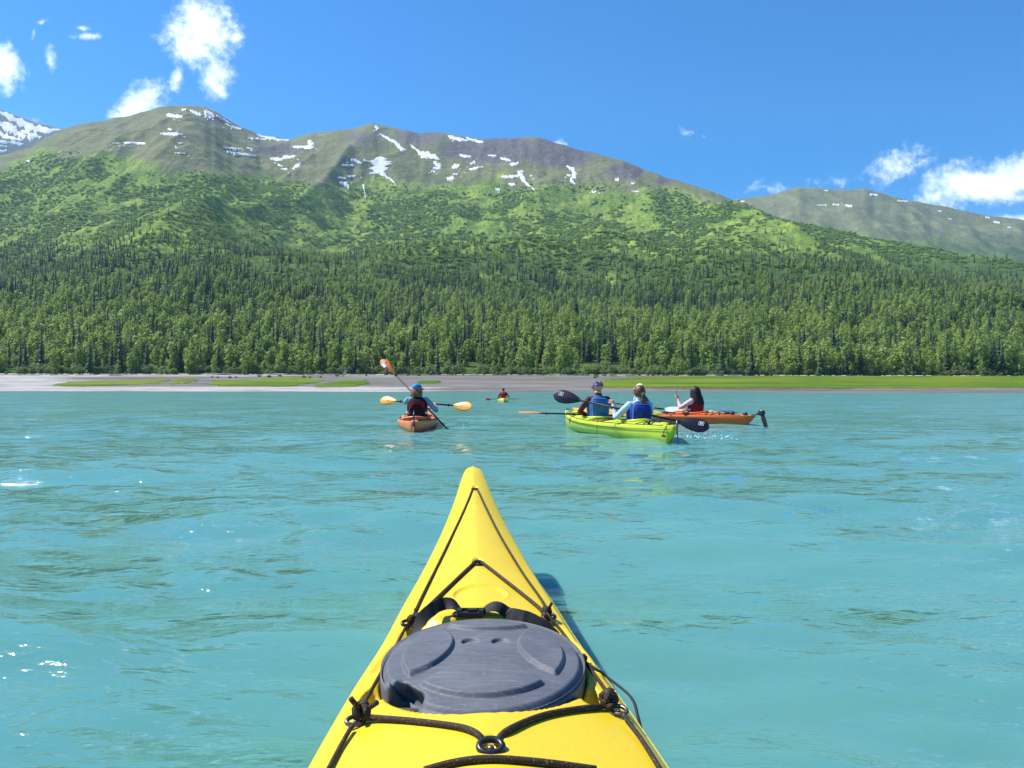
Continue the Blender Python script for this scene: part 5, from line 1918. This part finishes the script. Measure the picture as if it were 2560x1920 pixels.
    if spec.get('vest'):
        vm, trim = spec['vest']
        vz = [(0.07, 1.10, 1.16), (0.14, 1.14, 1.30), (0.26, 1.13, 1.36), (0.40, 1.06, 1.38), (0.49, 0.95, 1.36), (0.55, 0.86, 1.30), (0.585, 0.90, 1.16), (0.60, 0.95, 0.98)]
        rr = []
        for z, fa_, fb in vz:
            a = np.interp(z, [q[0] for q in tors], [q[1] for q in tors]); b = np.interp(z, [q[0] for q in tors], [q[2] for q in tors])
            rr.append(ring(sp_(z) + Vector((0, 0, z * ht)), a * fa_ * wd, b * fb * wd, 32, 3.0))
        vest = part('life_vest', loft(rr), MT[vm], o)
        # back panel with piped edge, side straps and waist belt
        def back(z, u, lift):
            a = np.interp(z, [q[0] for q in vz], [q[1] for q in vz]) * np.interp(z, [q[0] for q in tors], [q[1] for q in tors]) * wd
            b = np.interp(z, [q[0] for q in vz], [q[2] for q in vz]) * np.interp(z, [q[0] for q in tors], [q[2] for q in tors]) * wd
            x = u * a * 0.92
            y = -b * (1 - abs(x / a) ** 3) ** (1 / 3) - lift
            return sp_(z) + Vector((x, y, z * ht))
        pv, pf = [], []
        nzp, nup = 12, 11
        for i in range(nzp):
            z = 0.085 + (0.55 - 0.085) * i / (nzp - 1)
            for j in range(nup):
                u = (2 * j / (nup - 1) - 1) * 0.86
                ed = min(1, 4 * min(i, nzp - 1 - i) / nzp + 0.1) * min(1, 1.2 * (1 - abs(u) / 0.9) * 3 + 0.1)
                pv.append(tuple(back(z, u, 0.004 + 0.024 * ed)))
        for i in range(nzp - 1):
            for j in range(nup - 1):
                pf.append((i * nup + j, i * nup + j + 1, (i + 1) * nup + j + 1, (i + 1) * nup + j))
        part('back_panel', (pv, pf), MT[spec.get('panel', vm)], vest)
        if trim:
            P = [back(0.10 + 0.44 * t_, -0.86, 0.010) for t_ in np.linspace(0, 1, 8)] + [back(0.548, u, 0.012) for u in np.linspace(-0.8, 0.8, 7)] + [back(0.54 - 0.44 * t_, 0.86, 0.010) for t_ in np.linspace(0, 1, 8)]
            part('piping', tube(P, 0.0085, 6), MT[trim], vest)
        belt = [sp_(0.12) + Vector((math.cos(a) * .175 * 1.17 * wd, math.sin(a) * .13 * 1.33 * wd, 0.12 * ht)) for a in np.linspace(0, 6.283, 25)]
        part('belt', tube(belt, 0.012, 6, False), MT['black_webbing'], vest)
    return o, hp, HR, hc, top, ht


def cap_on(o, hp, HR, m, brim_m, brim_dir=1):
    V, Fc = [], []
    n, k = 24, 9
    for j in range(k):
        th = math.pi / 2 * j / (k - 1)
        for i in range(n):
            a = 2 * math.pi * i / n
            V.append(tuple(hp((math.sin(th) * math.cos(a) * 0.089, -0.008 + math.sin(th) * math.sin(a) * 0.107, 0.030 + math.cos(th) * 0.098))))
    for j in range(k - 1):
        for i in range(n):
            i2 = (i + 1) % n
            Fc.append((j * n + i, (j + 1) * n + i, (j + 1) * n + i2, j * n + i2))
    c = part('cap', (V, Fc), MT[m], o)
    bv, bf = [], []
    for sd in (0, 1):
        for i in range(13):
            u = -1 + 2 * i / 12
            for q in range(4):
                x = u * 0.078 * (1 - 0.18 * (q / 3) ** 2)
                y = 0.070 * math.sqrt(max(0, 1 - (u * 0.95) ** 2)) + 0.015 + (q / 3) * 0.085 * math.sqrt(max(0.02, 1 - u * u * 0.9))
                bv.append(tuple(hp((x, y, 0.036 - 0.030 * (q / 3) ** 1.5 - 0.012 * u * u - sd * 0.005))))
    for sd in (0, 1):
        for i in range(12):
            for q in range(3):
                a = sd * 52 + i * 4 + q
                f = (a, a + 4, a + 5, a + 1)
                bf.append(f if sd == 0 else f[::-1])
    for i in range(12):
        bf.append((i * 4 + 3, (i + 1) * 4 + 3, 52 + (i + 1) * 4 + 3, 52 + i * 4 + 3))
    part('brim', (bv, bf), MT[brim_m], c)
    part('button', ellipsoid(hp((0, -0.008, 0.128)), (0.010, 0.010, 0.006), 8, 6), MT[m], c)
    return c


def hair_shell(o, hp, m, low=-0.05, bulk=1.0, name='hair'):
    """hair over the skull, open at the face"""
    V, Fc = [], []
    n, k = 28, 12
    for j in range(k):
        th = math.pi * 0.70 * j / (k - 1)
        for i in range(n):
            a = 2 * math.pi * i / n
            x, y = math.cos(a), math.sin(a)
            front = max(0.0, y)
            thm = th * (1 - 0.42 * front ** 2)
            r_ = 1 + 0.05 * vnoise(np.array([i * 0.9]), np.array([j * 0.7]), 3)[0]
            V.append(tuple(hp((math.sin(thm) * x * 0.087 * bulk * r_, -0.012 + math.sin(thm) * y * 0.104 * bulk * r_, 0.024 + math.cos(thm) * 0.106 * bulk))))
    for j in range(k - 1):
        for i in range(n):
            i2 = (i + 1) % n
            Fc.append((j * n + i, (j + 1) * n + i, (j + 1) * n + i2, j * n + i2))
    return part(name, (V, Fc), MT[m], o)


def locks(o, paths, m, r=0.012, name='lock'):
    gs = [tube(spline(P, 4), [r * 0.8] + [r] * (len(spline(P, 4)) - 3) + [r * 0.7, r * 0.25], 6) for P in paths]
    return part(name, join(*gs), MT[m], o)


def back_wash(P):  # shorthand
    return Vector(P)


# --- lime green tandem kayak with two paddlers
gst = at(1690, 1110.6, 10.93); gbw = at(1415, 1021, 16.3)
hd = math.atan2(-(gbw.x - gst.x), gbw.y - gst.y)
gk = Kayak('kayak', (gst.x, gst.y, 0), hd, math.hypot(gbw.x - gst.x, gbw.y - gst.y), 0.76, 0.225, 0.04, 0.12, 0.055, (MT['green_plastic'], MT['yellowgreen_inside']),
           [(1.62, 0.44, 0.25), (3.55, 0.42, 0.25)], 'lime green two seat kayak lying broadside with black deck bungees')
for sx in (-1, 1):
    gk.line('deck_cord', [(0.25, sx * .9), (1.2, sx * .93), (2.7, sx * .93), (4.3, sx * .93), (5.2, sx * .8)], 0.006, 'cord', 0.006)
for pts_ in ([(0.55, -.85), (0.75, 0), (0.55, .85)], [(0.75, -.88), (0.95, .88)], [(0.95, -.88), (0.78, .88)], [(2.25, -.88), (2.5, .88)], [(2.5, -.88), (2.25, .88)], [(2.75, -.85), (2.7, .85)],
             [(2.95, -.86), (3.0, .86)], [(4.1, -.9), (4.3, .9)], [(4.3, -.9), (4.1, .9)], [(4.55, -.9), (4.5, .9)], [(4.75, -.9), (4.8, .9)], [(5.0, -.9), (4.95, .9)]):
    gk.line('bungee_cord', pts_, 0.0075, 'cord', 0.010)
# seam along the sheer, moulded joint
for sx in (-1, 1):
    P = [gk.deck(y, sx * 1.0) + Vector((sx * 0.012, 0, -0.055)) for y in np.linspace(0.1, gk.L - 0.35, 30)]
    part('seam_line', tube(P, 0.0045, 5), MT['black_webbing'], gk.o)
P = [gk.P(2.3, t_, .006) for t_ in np.linspace(0, -1, 6)] + [gk.deck(2.3, -1) + Vector((-0.016, 0, -0.1)), gk.deck(2.3, -1) + Vector((-0.014, 0, -0.2))]
part('loose_line', tube(P, 0.005, 5), MT['cord'], gk.o)
P = [gk.P(4.05, -.4, .05), gk.P(4.05, -.8, .03), gk.deck(4.1, -1) + Vector((-0.02, 0, -0.03)), gk.deck(4.1, -1) + Vector((-0.025, 0, -0.12))]
part('hanging_strap', tube(P, 0.010, 5), MT['black_webbing'], gk.o)
P = [gk.P(0.12, -.3, .012), gk.P(0.17, -.9, 0.012), gk.deck(0.18, -1) + Vector((-0.03, 0, -0.08)), gk.deck(0.18, -1) + Vector((-0.035, 0, -0.14))]
tgl = part('toggle_handle', tube(P, 0.006, 6), MT['black_webbing'], gk.o)
e = P[-1]
part('grip', tube([e + Vector((0, -0.06, 0.006)), e + Vector((0, -0.03, -0.008)), e + Vector((0, 0.03, -0.008)), e + Vector((0, 0.06, 0.006))], [.010, .016, .016, .010], 8), MT['black_plastic'], tgl)
rd_ = part('rudder_post', tube([gk.deck(0, 0) + Vector((0.0, -0.035, 0.08)), gk.deck(0, 0) + Vector((0, -0.035, -0.12))], 0.014, 8), MT['steel'], gk.o)
part('rudder_cable', tube([gk.deck(0, 0) + Vector((0, -0.035, 0.02)), gk.deck(0, 0) + Vector((0, -0.06, -0.14)), gk.deck(0, 0) + Vector((0.0, -0.075, -0.33))], 0.006, 6), MT['black_webbing'], rd_)
part('cleat', box(gk.P(0.62, -.8, .03), (0.03, 0.05, 0.06)), MT['black_plastic'], gk.o)
for y_ in (0.4, 4.75):
    gl = ellipsoid(gk.P(y_ + 0.02, 0, 0.004), (0.10 if y_ > 1 else 0.07, 0.13 if y_ > 1 else 0.10, 0.02), 18, 8)
    part('hatch_cover', gl, MT['green_plastic'], gk.o)
# bow handle
part('bow_handle', tube([gk.P(5.35, -.6, .02), gk.P(5.38, 0, .045), gk.P(5.35, .6, .02)], 0.011, 6), MT['black_webbing'], gk.o)

# man in the front seat
mp_ = gk.world((0.0, 3.38, 0.05))
pA, pB = at(1296, 1031, 14.1), at(1606, 1041, 14.75)
def along(A, B_, t_): return Vector(A).lerp(Vector(B_), t_)
man, hp, HR, hc, tp_, ht = person(mp_, hd, dict(h=1.05, w=1.08, yaw=R(38), pitch=R(-3), lean=(-0.02, -0.03, 0), lh=along(pA, pB, 0.54), rh=along(pA, pB, 0.80), top='maroon_cloth',
    lh_elbow=(-1.3, -0.3, -0.6), vest=('vest_steel', 'vest_trim'), collar=0.64, lh_palm=(0, 0, -1)),
    'person in maroon jacket, blue vest and patterned cap in the green kayak')
cap_on(man, hp, HR, 'cap_camo', 'cap_camo')
part('sunglasses', tube([hp((-0.080, 0.02, 0.022)), hp((-0.055, 0.078, 0.018)), hp((0, 0.094, 0.018)), hp((0.055, 0.078, 0.018)), hp((0.080, 0.02, 0.022))], 0.0085, 6), MT['phone_glass'], man)
pad1 = paddle('paddle', pA, pB, ((0, -0.10, 1.0), (0, -0.2, 1.0)), ('blade_amber', 'blade_amber'), 'black shafted paddle with amber blade held low in front of the maroon jacket')

# woman with ponytail in the rear seat
wp_ = gk.world((0.0, 1.42, 0.045))
pA, pB = at(1384, 986.5, 12.75), at(1773, 1069.5, 11.75)
wom, hp, HR, hc, tp_, ht = person(wp_, hd, dict(h=0.93, w=1.05, yaw=R(8), pitch=R(4), lean=(0.02, 0.0, 0), lh=at(1531, 1008, 12.42) + Vector((0, 0.0, 0)), rh=at(1655, 1049, 12.2), top='pale_blue_cloth',
    lh_elbow=(-0.3, -0.4, -1.2), rh_elbow=(0.35, -0.5, -1.0), vest=('vest_blue', 'vest_trim'), collar=0.66),
    'person with a brown ponytail and royal blue vest in the green kayak')
hr = hair_shell(wom, hp, 'brown_hair', bulk=1.05)
part('hair_tie', ellipsoid(hp((0.0, -0.118, 0.0)), (0.028, 0.016, 0.026), 10, 8), MT['cream_cloth'], hr)
rdm = random.Random(4)
locks(wom, [[hp((rdm.uniform(-.012, .012), -0.115, 0.0)), hp((rdm.uniform(-.028, .028), -0.150, -0.035)), hp((rdm.uniform(-.034, .034), -0.155, -0.10)), hp((rdm.uniform(-.028, .028) - 0.008, -0.145, -0.17 - rdm.uniform(0, .04)))] for _ in range(16)], 'brown_hair', 0.012, 'ponytail')


def badge(side_sign):
    def f(bl, tip, dr, side, face, lb, sub):
        s_ = side if side.z > 0 else -side
        c = tip + dr * 0.13 + s_ * 0.035
        rects = [(0, .030, .075, .006), (0, -.030, .075, .006), (-.037, 0, .006, .066), (.037, 0, .006, .066), (-.012, 0, .010, .042), (.012, 0, .010, .042), (0, 0, .020, .010)]
        flatmark(bl, c, dr, s_, face, rects, sub, 'white_print', 0.024)
    return f


tw = (Vector((0.0, -0.92, 0.30)), Vector((0.05, -0.92, 0.40)))
pad2 = paddle('paddle', pA, pB, tw, ('blade_black', 'blade_black'), 'long all black paddle slanting across the green kayak with white marks on its blades', 0.235, 0.50, mark=(badge(1), badge(1)))

# --- orange kayak beyond it, with a rear paddler holding up a phone and a front paddler mostly hidden
ost = at(1888, 1067, 16.15); obw = at(1432, 1021, 20.0)
od = math.atan2(-(obw.x - ost.x), obw.y - ost.y)
ok_ = Kayak('kayak', (ost.x, ost.y, 0), od, math.hypot(obw.x - ost.x, obw.y - ost.y), 0.72, 0.215, 0.03, 0.10, 0.06, (MT['orange_plastic'], MT['orange_plastic']),
            [(1.6, 0.42, 0.24), (3.2, 0.42, 0.24)], 'orange kayak with a flipped up rudder behind the green kayak')
for sx in (-1, 1):
    ok_.line('deck_cord', [(0.3, sx * .85), (1.0, sx * .9), (2.3, sx * .9), (4.0, sx * .9), (4.9, sx * .7)], 0.006, 'cord')
for pts_ in ([(0.45, -.85), (0.6, .85)], [(0.75, -.9), (0.95, .9)], [(0.95, -.9), (0.75, .9)], [(1.08, -.9), (1.1, .9)], [(2.2, -.9), (2.5, .9)], [(2.5, -.9), (2.2, .9)], [(4.1, -.9), (4.3, .9)]):
    ok_.line('bungee_cord', pts_, 0.0085, 'cord', 0.012)
part('hatch_cover', ellipsoid(ok_.P(0.72, 0, 0.0), (0.12, 0.20, 0.045), 18, 8), MT['black_plastic'], ok_.o)
part('carry_cord', tube([ok_.P(1.05, -.5, .01), ok_.P(0.9, -.2, .075), ok_.P(0.65, 0, .085), ok_.P(0.45, .3, .02)], 0.010, 6), MT['vest_trim'], ok_.o)
for y_ in (0.52, 0.22):
    part('deck_clip', ellipsoid(ok_.P(y_, -.3, .025), (0.05, 0.06, 0.035), 10, 8), MT['black_plastic'], ok_.o)
z_ = ok_.deck(0, 0)
rud = part('rudder', ellipsoid(z_ + Vector((0, -0.15, 0.06)), (0.035, 0.082, 0.070), 20, 12), MT['black_plastic'], ok_.o)
part('rudder_arm', tube([z_ + Vector((0, 0.10, 0.0)), z_ + Vector((0, -0.09, 0.04))], [.014, .018], 8), MT['black_plastic'], rud)
g = loft([[z_ + Vector((x * w_, dy + y_ * 1.0, dz)) for x, y_ in ((-.012, -.045 * f), (.012, -.045 * f), (.012, .045 * f), (-.012, .045 * f))] for (dy, dz, f, w_) in ((-0.17, 0.03, 0.7, 1), (-0.20, -0.08, 1.0, 1), (-0.235, -0.20, 0.95, 1), (-0.265, -0.30, 0.7, 0.6))])
part('rudder_blade', g, MT['black_plastic'], rud, False)
part('rudder_link', tube([z_ + Vector((0, -0.07, 0.01)), z_ + Vector((0, -0.14, -0.07)), z_ + Vector((0, -0.19, -0.14))], 0.006, 6), MT['steel'], rud)
part('bow_handle', tube([ok_.P(ok_.L - .3, -.6, .01), ok_.P(ok_.L - .25, 0, .05), ok_.P(ok_.L - .3, .6, .01)], 0.012, 6), MT['black_webbing'], ok_.o)

pk = ok_.world((0, 1.46, 0.03))
phone_p = at(1692, 985.5, 17.35)
pA, pB = at(1622, 1032, 17.0), at(1797, 1032, 18.15)
pnk, hp, HR, hc, tp_, ht = person(pk, od, dict(h=0.96, w=0.92, yaw=R(-12), pitch=R(-4), lean=(0.0, 0.02, 0), lh=phone_p + Vector((0.02, -0.02, -0.085)), rh=at(1712, 1024, 17.1), top='pink_cloth',
    lh_elbow=(-0.6, 0.4, -1), rh_elbow=(1.0, -0.6, -0.9), vest=('vest_red', None), collar=0.62, lsl=0.72, lh_palm=(0.3, 1, 0)),
    'person with long dark hair and pink jacket holding up a phone')
hr = hair_shell(pnk, hp, 'dark_hair', bulk=1.10)
rdm = random.Random(9)
L_ = []
for k in range(46):
    a = R(-205) + R(230) * k / 45 + rdm.uniform(-.08, .08)
    x, y = math.cos(a), math.sin(a)
    if y > 0.35: continue
    L_.append([hp((x * 0.05, -0.01 + y * 0.06, 0.115)), hp((x * 0.092, -0.012 + y * 0.108, 0.045)), hp((x * 0.112, -0.02 + y * 0.125, -0.06)), hp((x * 0.125 + 0.01, -0.05 + y * 0.125, -0.17)), hp((x * 0.125 + rdm.uniform(-.01, .03), -0.07 + y * 0.12, -0.26 - rdm.uniform(0, .07)))])
locks(pnk, L_, 'dark_hair', 0.017, 'long_hair')
ph = part('phone', box((0, 0, 0), (0.012, 0.072, 0.150), Matrix.Rotation(R(-12), 3, 'Z')), MT['phone_glass'], None, False)
ph.location = phone_p
tag(ph, 'dark mobile phone held upright in front of the long dark haired person', 'phone')
bm = bmesh.new(); bm.from_mesh(ph.data); bmesh.ops.bevel(bm, geom=list(bm.edges), offset=0.004, segments=2, affect='EDGES'); bm.to_mesh(ph.data); bm.free()
paddle('paddle', pA, pB, ((0.1, -0.5, 0.9), (0.1, -0.5, 0.9)), ('blade_lime', 'blade_lime'), 'paddle with olive yellow blades lying across the orange kayak beside the pink jacket')

fp = ok_.world((0, 3.05, 0.05))
pA, pB = at(1490, 1003, 18.6), at(1706, 1028, 18.05)
frn, hp, HR, hc, tp_, ht = person(fp, od, dict(h=1.04, w=0.98, yaw=R(10), lean=(0.02, 0, 0), lh=along(pA, pB, .38), rh=along(pA, pB, .66), top='teal_cloth', vest=('vest_blue', None), collar=0.62),
    'person with a pale cap and grey blue sleeves almost hidden behind the ponytail')
cap_on(frn, hp, HR, 'cream_cloth', 'cream_cloth')
paddle('paddle', pA, pB, ((0, -0.6, 0.8), (0, -0.75, 0.7)), ('blade_white', 'blade_white'), 'black shafted paddle with a pale bluish blade beyond the blue vest')

# --- salmon orange kayak at left, going straight away
lst = at(1034, 1078, 14.0)
ld_ = R(5)
lk = Kayak('kayak', (lst.x, lst.y, 0), ld_, 5.2, 0.80, 0.165, 0.03, 0.12, 0.05, (MT['salmon_plastic'], MT['salmon_plastic']), [(1.5, 0.45, 0.27), (3.25, 0.42, 0.26)],
           'salmon orange kayak seen from astern, carrying the blue capped paddler')
for sx in (-1, 1):
    lk.line('deck_cord', [(0.2, sx * .75), (0.7, sx * .92), (2.0, sx * .94), (4.2, sx * .92)], 0.010, 'cord', 0.010)
for pts_ in ([(0.25, -.8), (0.5, .85)], [(0.5, -.85), (0.25, .8)], [(0.6, -.9), (0.85, .9)], [(0.85, -.9), (0.6, .9)], [(0.95, -.92), (0.95, .92)]):
    lk.line('bungee_cord', pts_, 0.0095, 'cord', 0.012)
z_ = lk.deck(0, 0)
rb = part('rudder_bracket', box(z_ + Vector((0, -0.02, -0.03)), (0.05, 0.05, 0.10)), MT['steel'], lk.o)
part('rudder_post', tube([z_ + Vector((0, -0.02, -0.05)), z_ + Vector((0, 0.0, 0.10)), z_ + Vector((0, 0.08, 0.20))], 0.013, 6), MT['black_plastic'], rb)
part('rudder_stem', tube([z_ + Vector((0, -0.012, -0.08)), z_ + Vector((0, -0.005, -0.30))], 0.012, 6), MT['salmon_plastic'], rb)
for sx in (-1, 1):
    part('seat_side', loft([ring(lk.P(1.30 + 0.03 * k, sx * 0.72, 0.01 + .02 * k), 0.05 - 0.006 * k, 0.16 - 0.02 * k, 14) for k in range(4)]), MT['salmon_plastic'], lk.o)

lp = lk.world((0.015, 1.36, 0.03))
yA, yB = at(951, 1000, 16.3), at(1178.5, 1017, 15.1)
lp_, hp, HR, hc, tp_, ht = person(lp, ld_, dict(h=1.02, w=1.10, yaw=R(-62), pitch=R(2), lean=(0.0, 0.0, 0), lh=along(yA, yB, .36), rh=along(yA, yB, .615), top='teal_cloth', legs='dark_trousers',
    rh_elbow=(0.8, -0.5, -1.0), lh_elbow=(-1.0, -0.2, -0.25), rsl=0.40, vest=('vest_black', None), panel='vest_black', collar=0.62),
    'person in a blue cap with coral brim and black vest in salmon kayak')
cap_on(lp_, hp, HR, 'cap_blue', 'cap_orange')
rdm = random.Random(21)
locks(lp_, [[hp((0.07 * math.cos(a), -0.01 + 0.09 * math.sin(a), 0.01)), hp((0.095 * math.cos(a), -0.015 + 0.11 * math.sin(a), -0.05)), hp((0.10 * math.cos(a) + rdm.uniform(-.03, .03), -0.02 + 0.12 * math.sin(a), -0.12 - rdm.uniform(0, .03)))] for a in np.linspace(R(150), R(395), 22)], 'fair_brown_hair', 0.016, 'hair')
# red yoke and pale tabs on the vest
vest = [c for c in lp_.children if c.name.startswith('life_vest')][0]
tb = lambda x, z, l_: Vector((x * 1.12, -0.188 - l_, z * 1.08))
part('red_yoke', ([tuple(tb(x, z, l_)) for x, z, l_ in ((-.145, .30, .02), (-.125, .47, .0), (-.05, .485, .02), (0, .455, .03), (.05, .485, .02), (.125, .47, .0), (.145, .30, .02), (.105, .36, .03), (.06, .425, .034), (0, .435, .036), (-.06, .425, .034), (-.105, .36, .03))],
      [(0, 1, 11), (1, 2, 10, 11), (2, 3, 9, 10), (3, 4, 8, 9), (4, 5, 7, 8), (5, 6, 7)]), MT['vest_red'], vest, False)
for sx in (-1, 1):
    part('side_tab', box(tb(sx * 0.168, .27, -.03), (0.05, 0.03, 0.05)), MT['cream_cloth'], vest)
paddle('paddle', yA, yB, ((0.02, -0.88, 0.42), (0.02, -0.88, 0.42)), ('blade_yellow', 'blade_yellow'), 'paddle with two yellow blades held across by the blue capped person', 0.215, 0.46,
       mark=tuple([lambda bl, tip, dr, side, face, lb, sub: flatmark(bl, tip + dr * 0.22, dr, side, face, [(0, 0, .035, .02), (.028, .006, .012, .014)], sub, 'brown_print', 0.024)] * 2))

fpl = lk.world((-0.02, 3.12, 0.03))
oA, oB = at(953, 900, 16.9), at(1116, 1070, 15.75)
oB = oB + (oB - oA).normalized() * 0.60
fpn, hp, HR, hc, tp_, ht = person(fpl, ld_, dict(h=0.93, w=0.9, yaw=R(5), lh=along(oA, oB, .44), rh=along(oA, oB, .66), top='navy_cloth', vest=('vest_black', None), collar=0.62),
    'person in dark clothing hidden in front of the blue capped person')
hair_shell(fpn, hp, 'dark_hair')


def sticker(bl, tip, dr, side, face, lb, sub):
    s_ = side if side.x < 0 else -side
    flatmark(bl, tip + dr * 0.19 + s_ * 0.045, dr, s_, face, [(-.02, 0, .13, .062)], sub, 'white_print', 0.022)
    flatmark(bl, tip + dr * 0.285 + s_ * 0.030, dr, s_, face, [(0, 0, .05, .07)], sub, 'blue_print', 0.023)
    flatmark(bl, tip + dr * 0.14 - s_ * 0.040, dr, s_, face, [(0, -.012, .036, .006), (0, .012, .036, .006), (0, 0, .006, .028), (.020, 0, .006, .028)], sub, 'brown_print', 0.020)


paddle('paddle', oA, oB, ((0.1, -0.97, 0.2), (0.1, -0.97, 0.2)), ('blade_orange', 'blade_orange'), 'paddle with its orange stickered blade raised high over the blue cap', 0.20, 0.47, mark=(sticker, None))

# --- lone paddler far out
fst = at(1261, 1006, 47.5)
fk = Kayak('kayak', (fst.x, fst.y, 0), R(3), 4.4, 0.66, 0.17, 0.05, 0.08, 0.05, (MT['pale_yellow_plastic'], MT['pale_yellow_plastic']), [(1.75, 0.5, 0.25)], 'small pale yellow kayak far out in the middle of the lake')
part('rudder', box(fk.deck(0, 0) + Vector((0.03, -0.03, 0.0)), (0.025, 0.05, 0.34)), MT['black_plastic'], fk.o)
rp_ = fk.world((0.0, 1.6, 0.03))
rA, rB = at(1214, 998, 48.6), at(1305, 997, 50.4)
rp2, hp, HR, hc, tp_, ht = person(rp_, R(3), dict(h=1.02, w=1.12, lh=along(rA, rB, .38), rh=along(rA, rB, .66), top='red_cloth', vest=('vest_red', None), collar=0.62, voxel=0.011),
    'distant person in a red jacket sitting in the small pale yellow kayak')
hair_shell(rp2, hp, 'dark_hair')
paddle('paddle', rA, rB, ((0, -0.8, 0.6), (0, -0.2, 1.0)), ('blade_red', 'blade_red'), 'distant paddle with red blades lying level beside the red jacket', 0.20, 0.44)


# ------------------------------------------------------------------ splashes and drips
def drops(name, pts_, kind='stuff'):
    gs = []
    for p, r_ in pts_:
        gs.append(ellipsoid(p, (r_, r_, r_ * random.uniform(0.9, 1.8)), 6, 4))
    o = part(name, join(*gs), MT['droplets'], None)
    tag(o, kind=kind)
    return o


c = at(1760, 1090, 11.9)
q = [(Vector((c.x + random.gauss(-0.12, 0.22), 11.85 + random.gauss(0, 0.10), 0.0)), 0) for _ in range(150)]
drops('splash', [(v + Vector((0, 0, abs(random.gauss(0, 0.035)) + 0.01)), random.uniform(0.004, 0.014)) for v, _ in q] + [(Vector((c.x + 0.05 + random.gauss(0, 0.03), 11.85, random.uniform(0.0, 0.17))), random.uniform(0.003, 0.010)) for _ in range(50)])
pq = []
for s_ in (0.0, 0.9):
    a_ = at(1160 + s_ * 10, 1031, 15.2)
    for k in range(60):
        t_ = random.random()
        pq.append((Vector((a_.x + (t_ * 0.03 if s_ else -0.012 * t_) + random.gauss(0, 0.006), a_.y, a_.z * (1 - t_))), random.uniform(0.002, 0.0055)))
for k in range(40):
    pq.append((Vector((a_.x + random.gauss(-0.05, 0.12), a_.y + random.gauss(0, .1), random.uniform(0, 0.03))), random.uniform(0.003, 0.008)))
drops('dripping_water', pq)

# ------------------------------------------------------------------ haze
g = box((0, 3300, 1290), (13000, 7800, 2582 + 20))
hz = part('haze', g, None, None, False)
hz.data.materials.clear()
hm = bpy.data.materials.new('air'); hm.use_nodes = True
ht_ = hm.node_tree; ht_.nodes.clear()
pv = ht_.nodes.new('ShaderNodeVolumePrincipled')
pv.inputs['Color'].default_value = (0.50, 0.76, 1.0, 1)
pv.inputs['Density'].default_value = 0.000040
pv.inputs['Anisotropy'].default_value = 0.2
mo = ht_.nodes.new('ShaderNodeOutputMaterial')
ht_.links.new(pv.outputs[0], mo.inputs['Volume'])
hz.data.materials.append(hm)
tag(hz, kind='stuff')
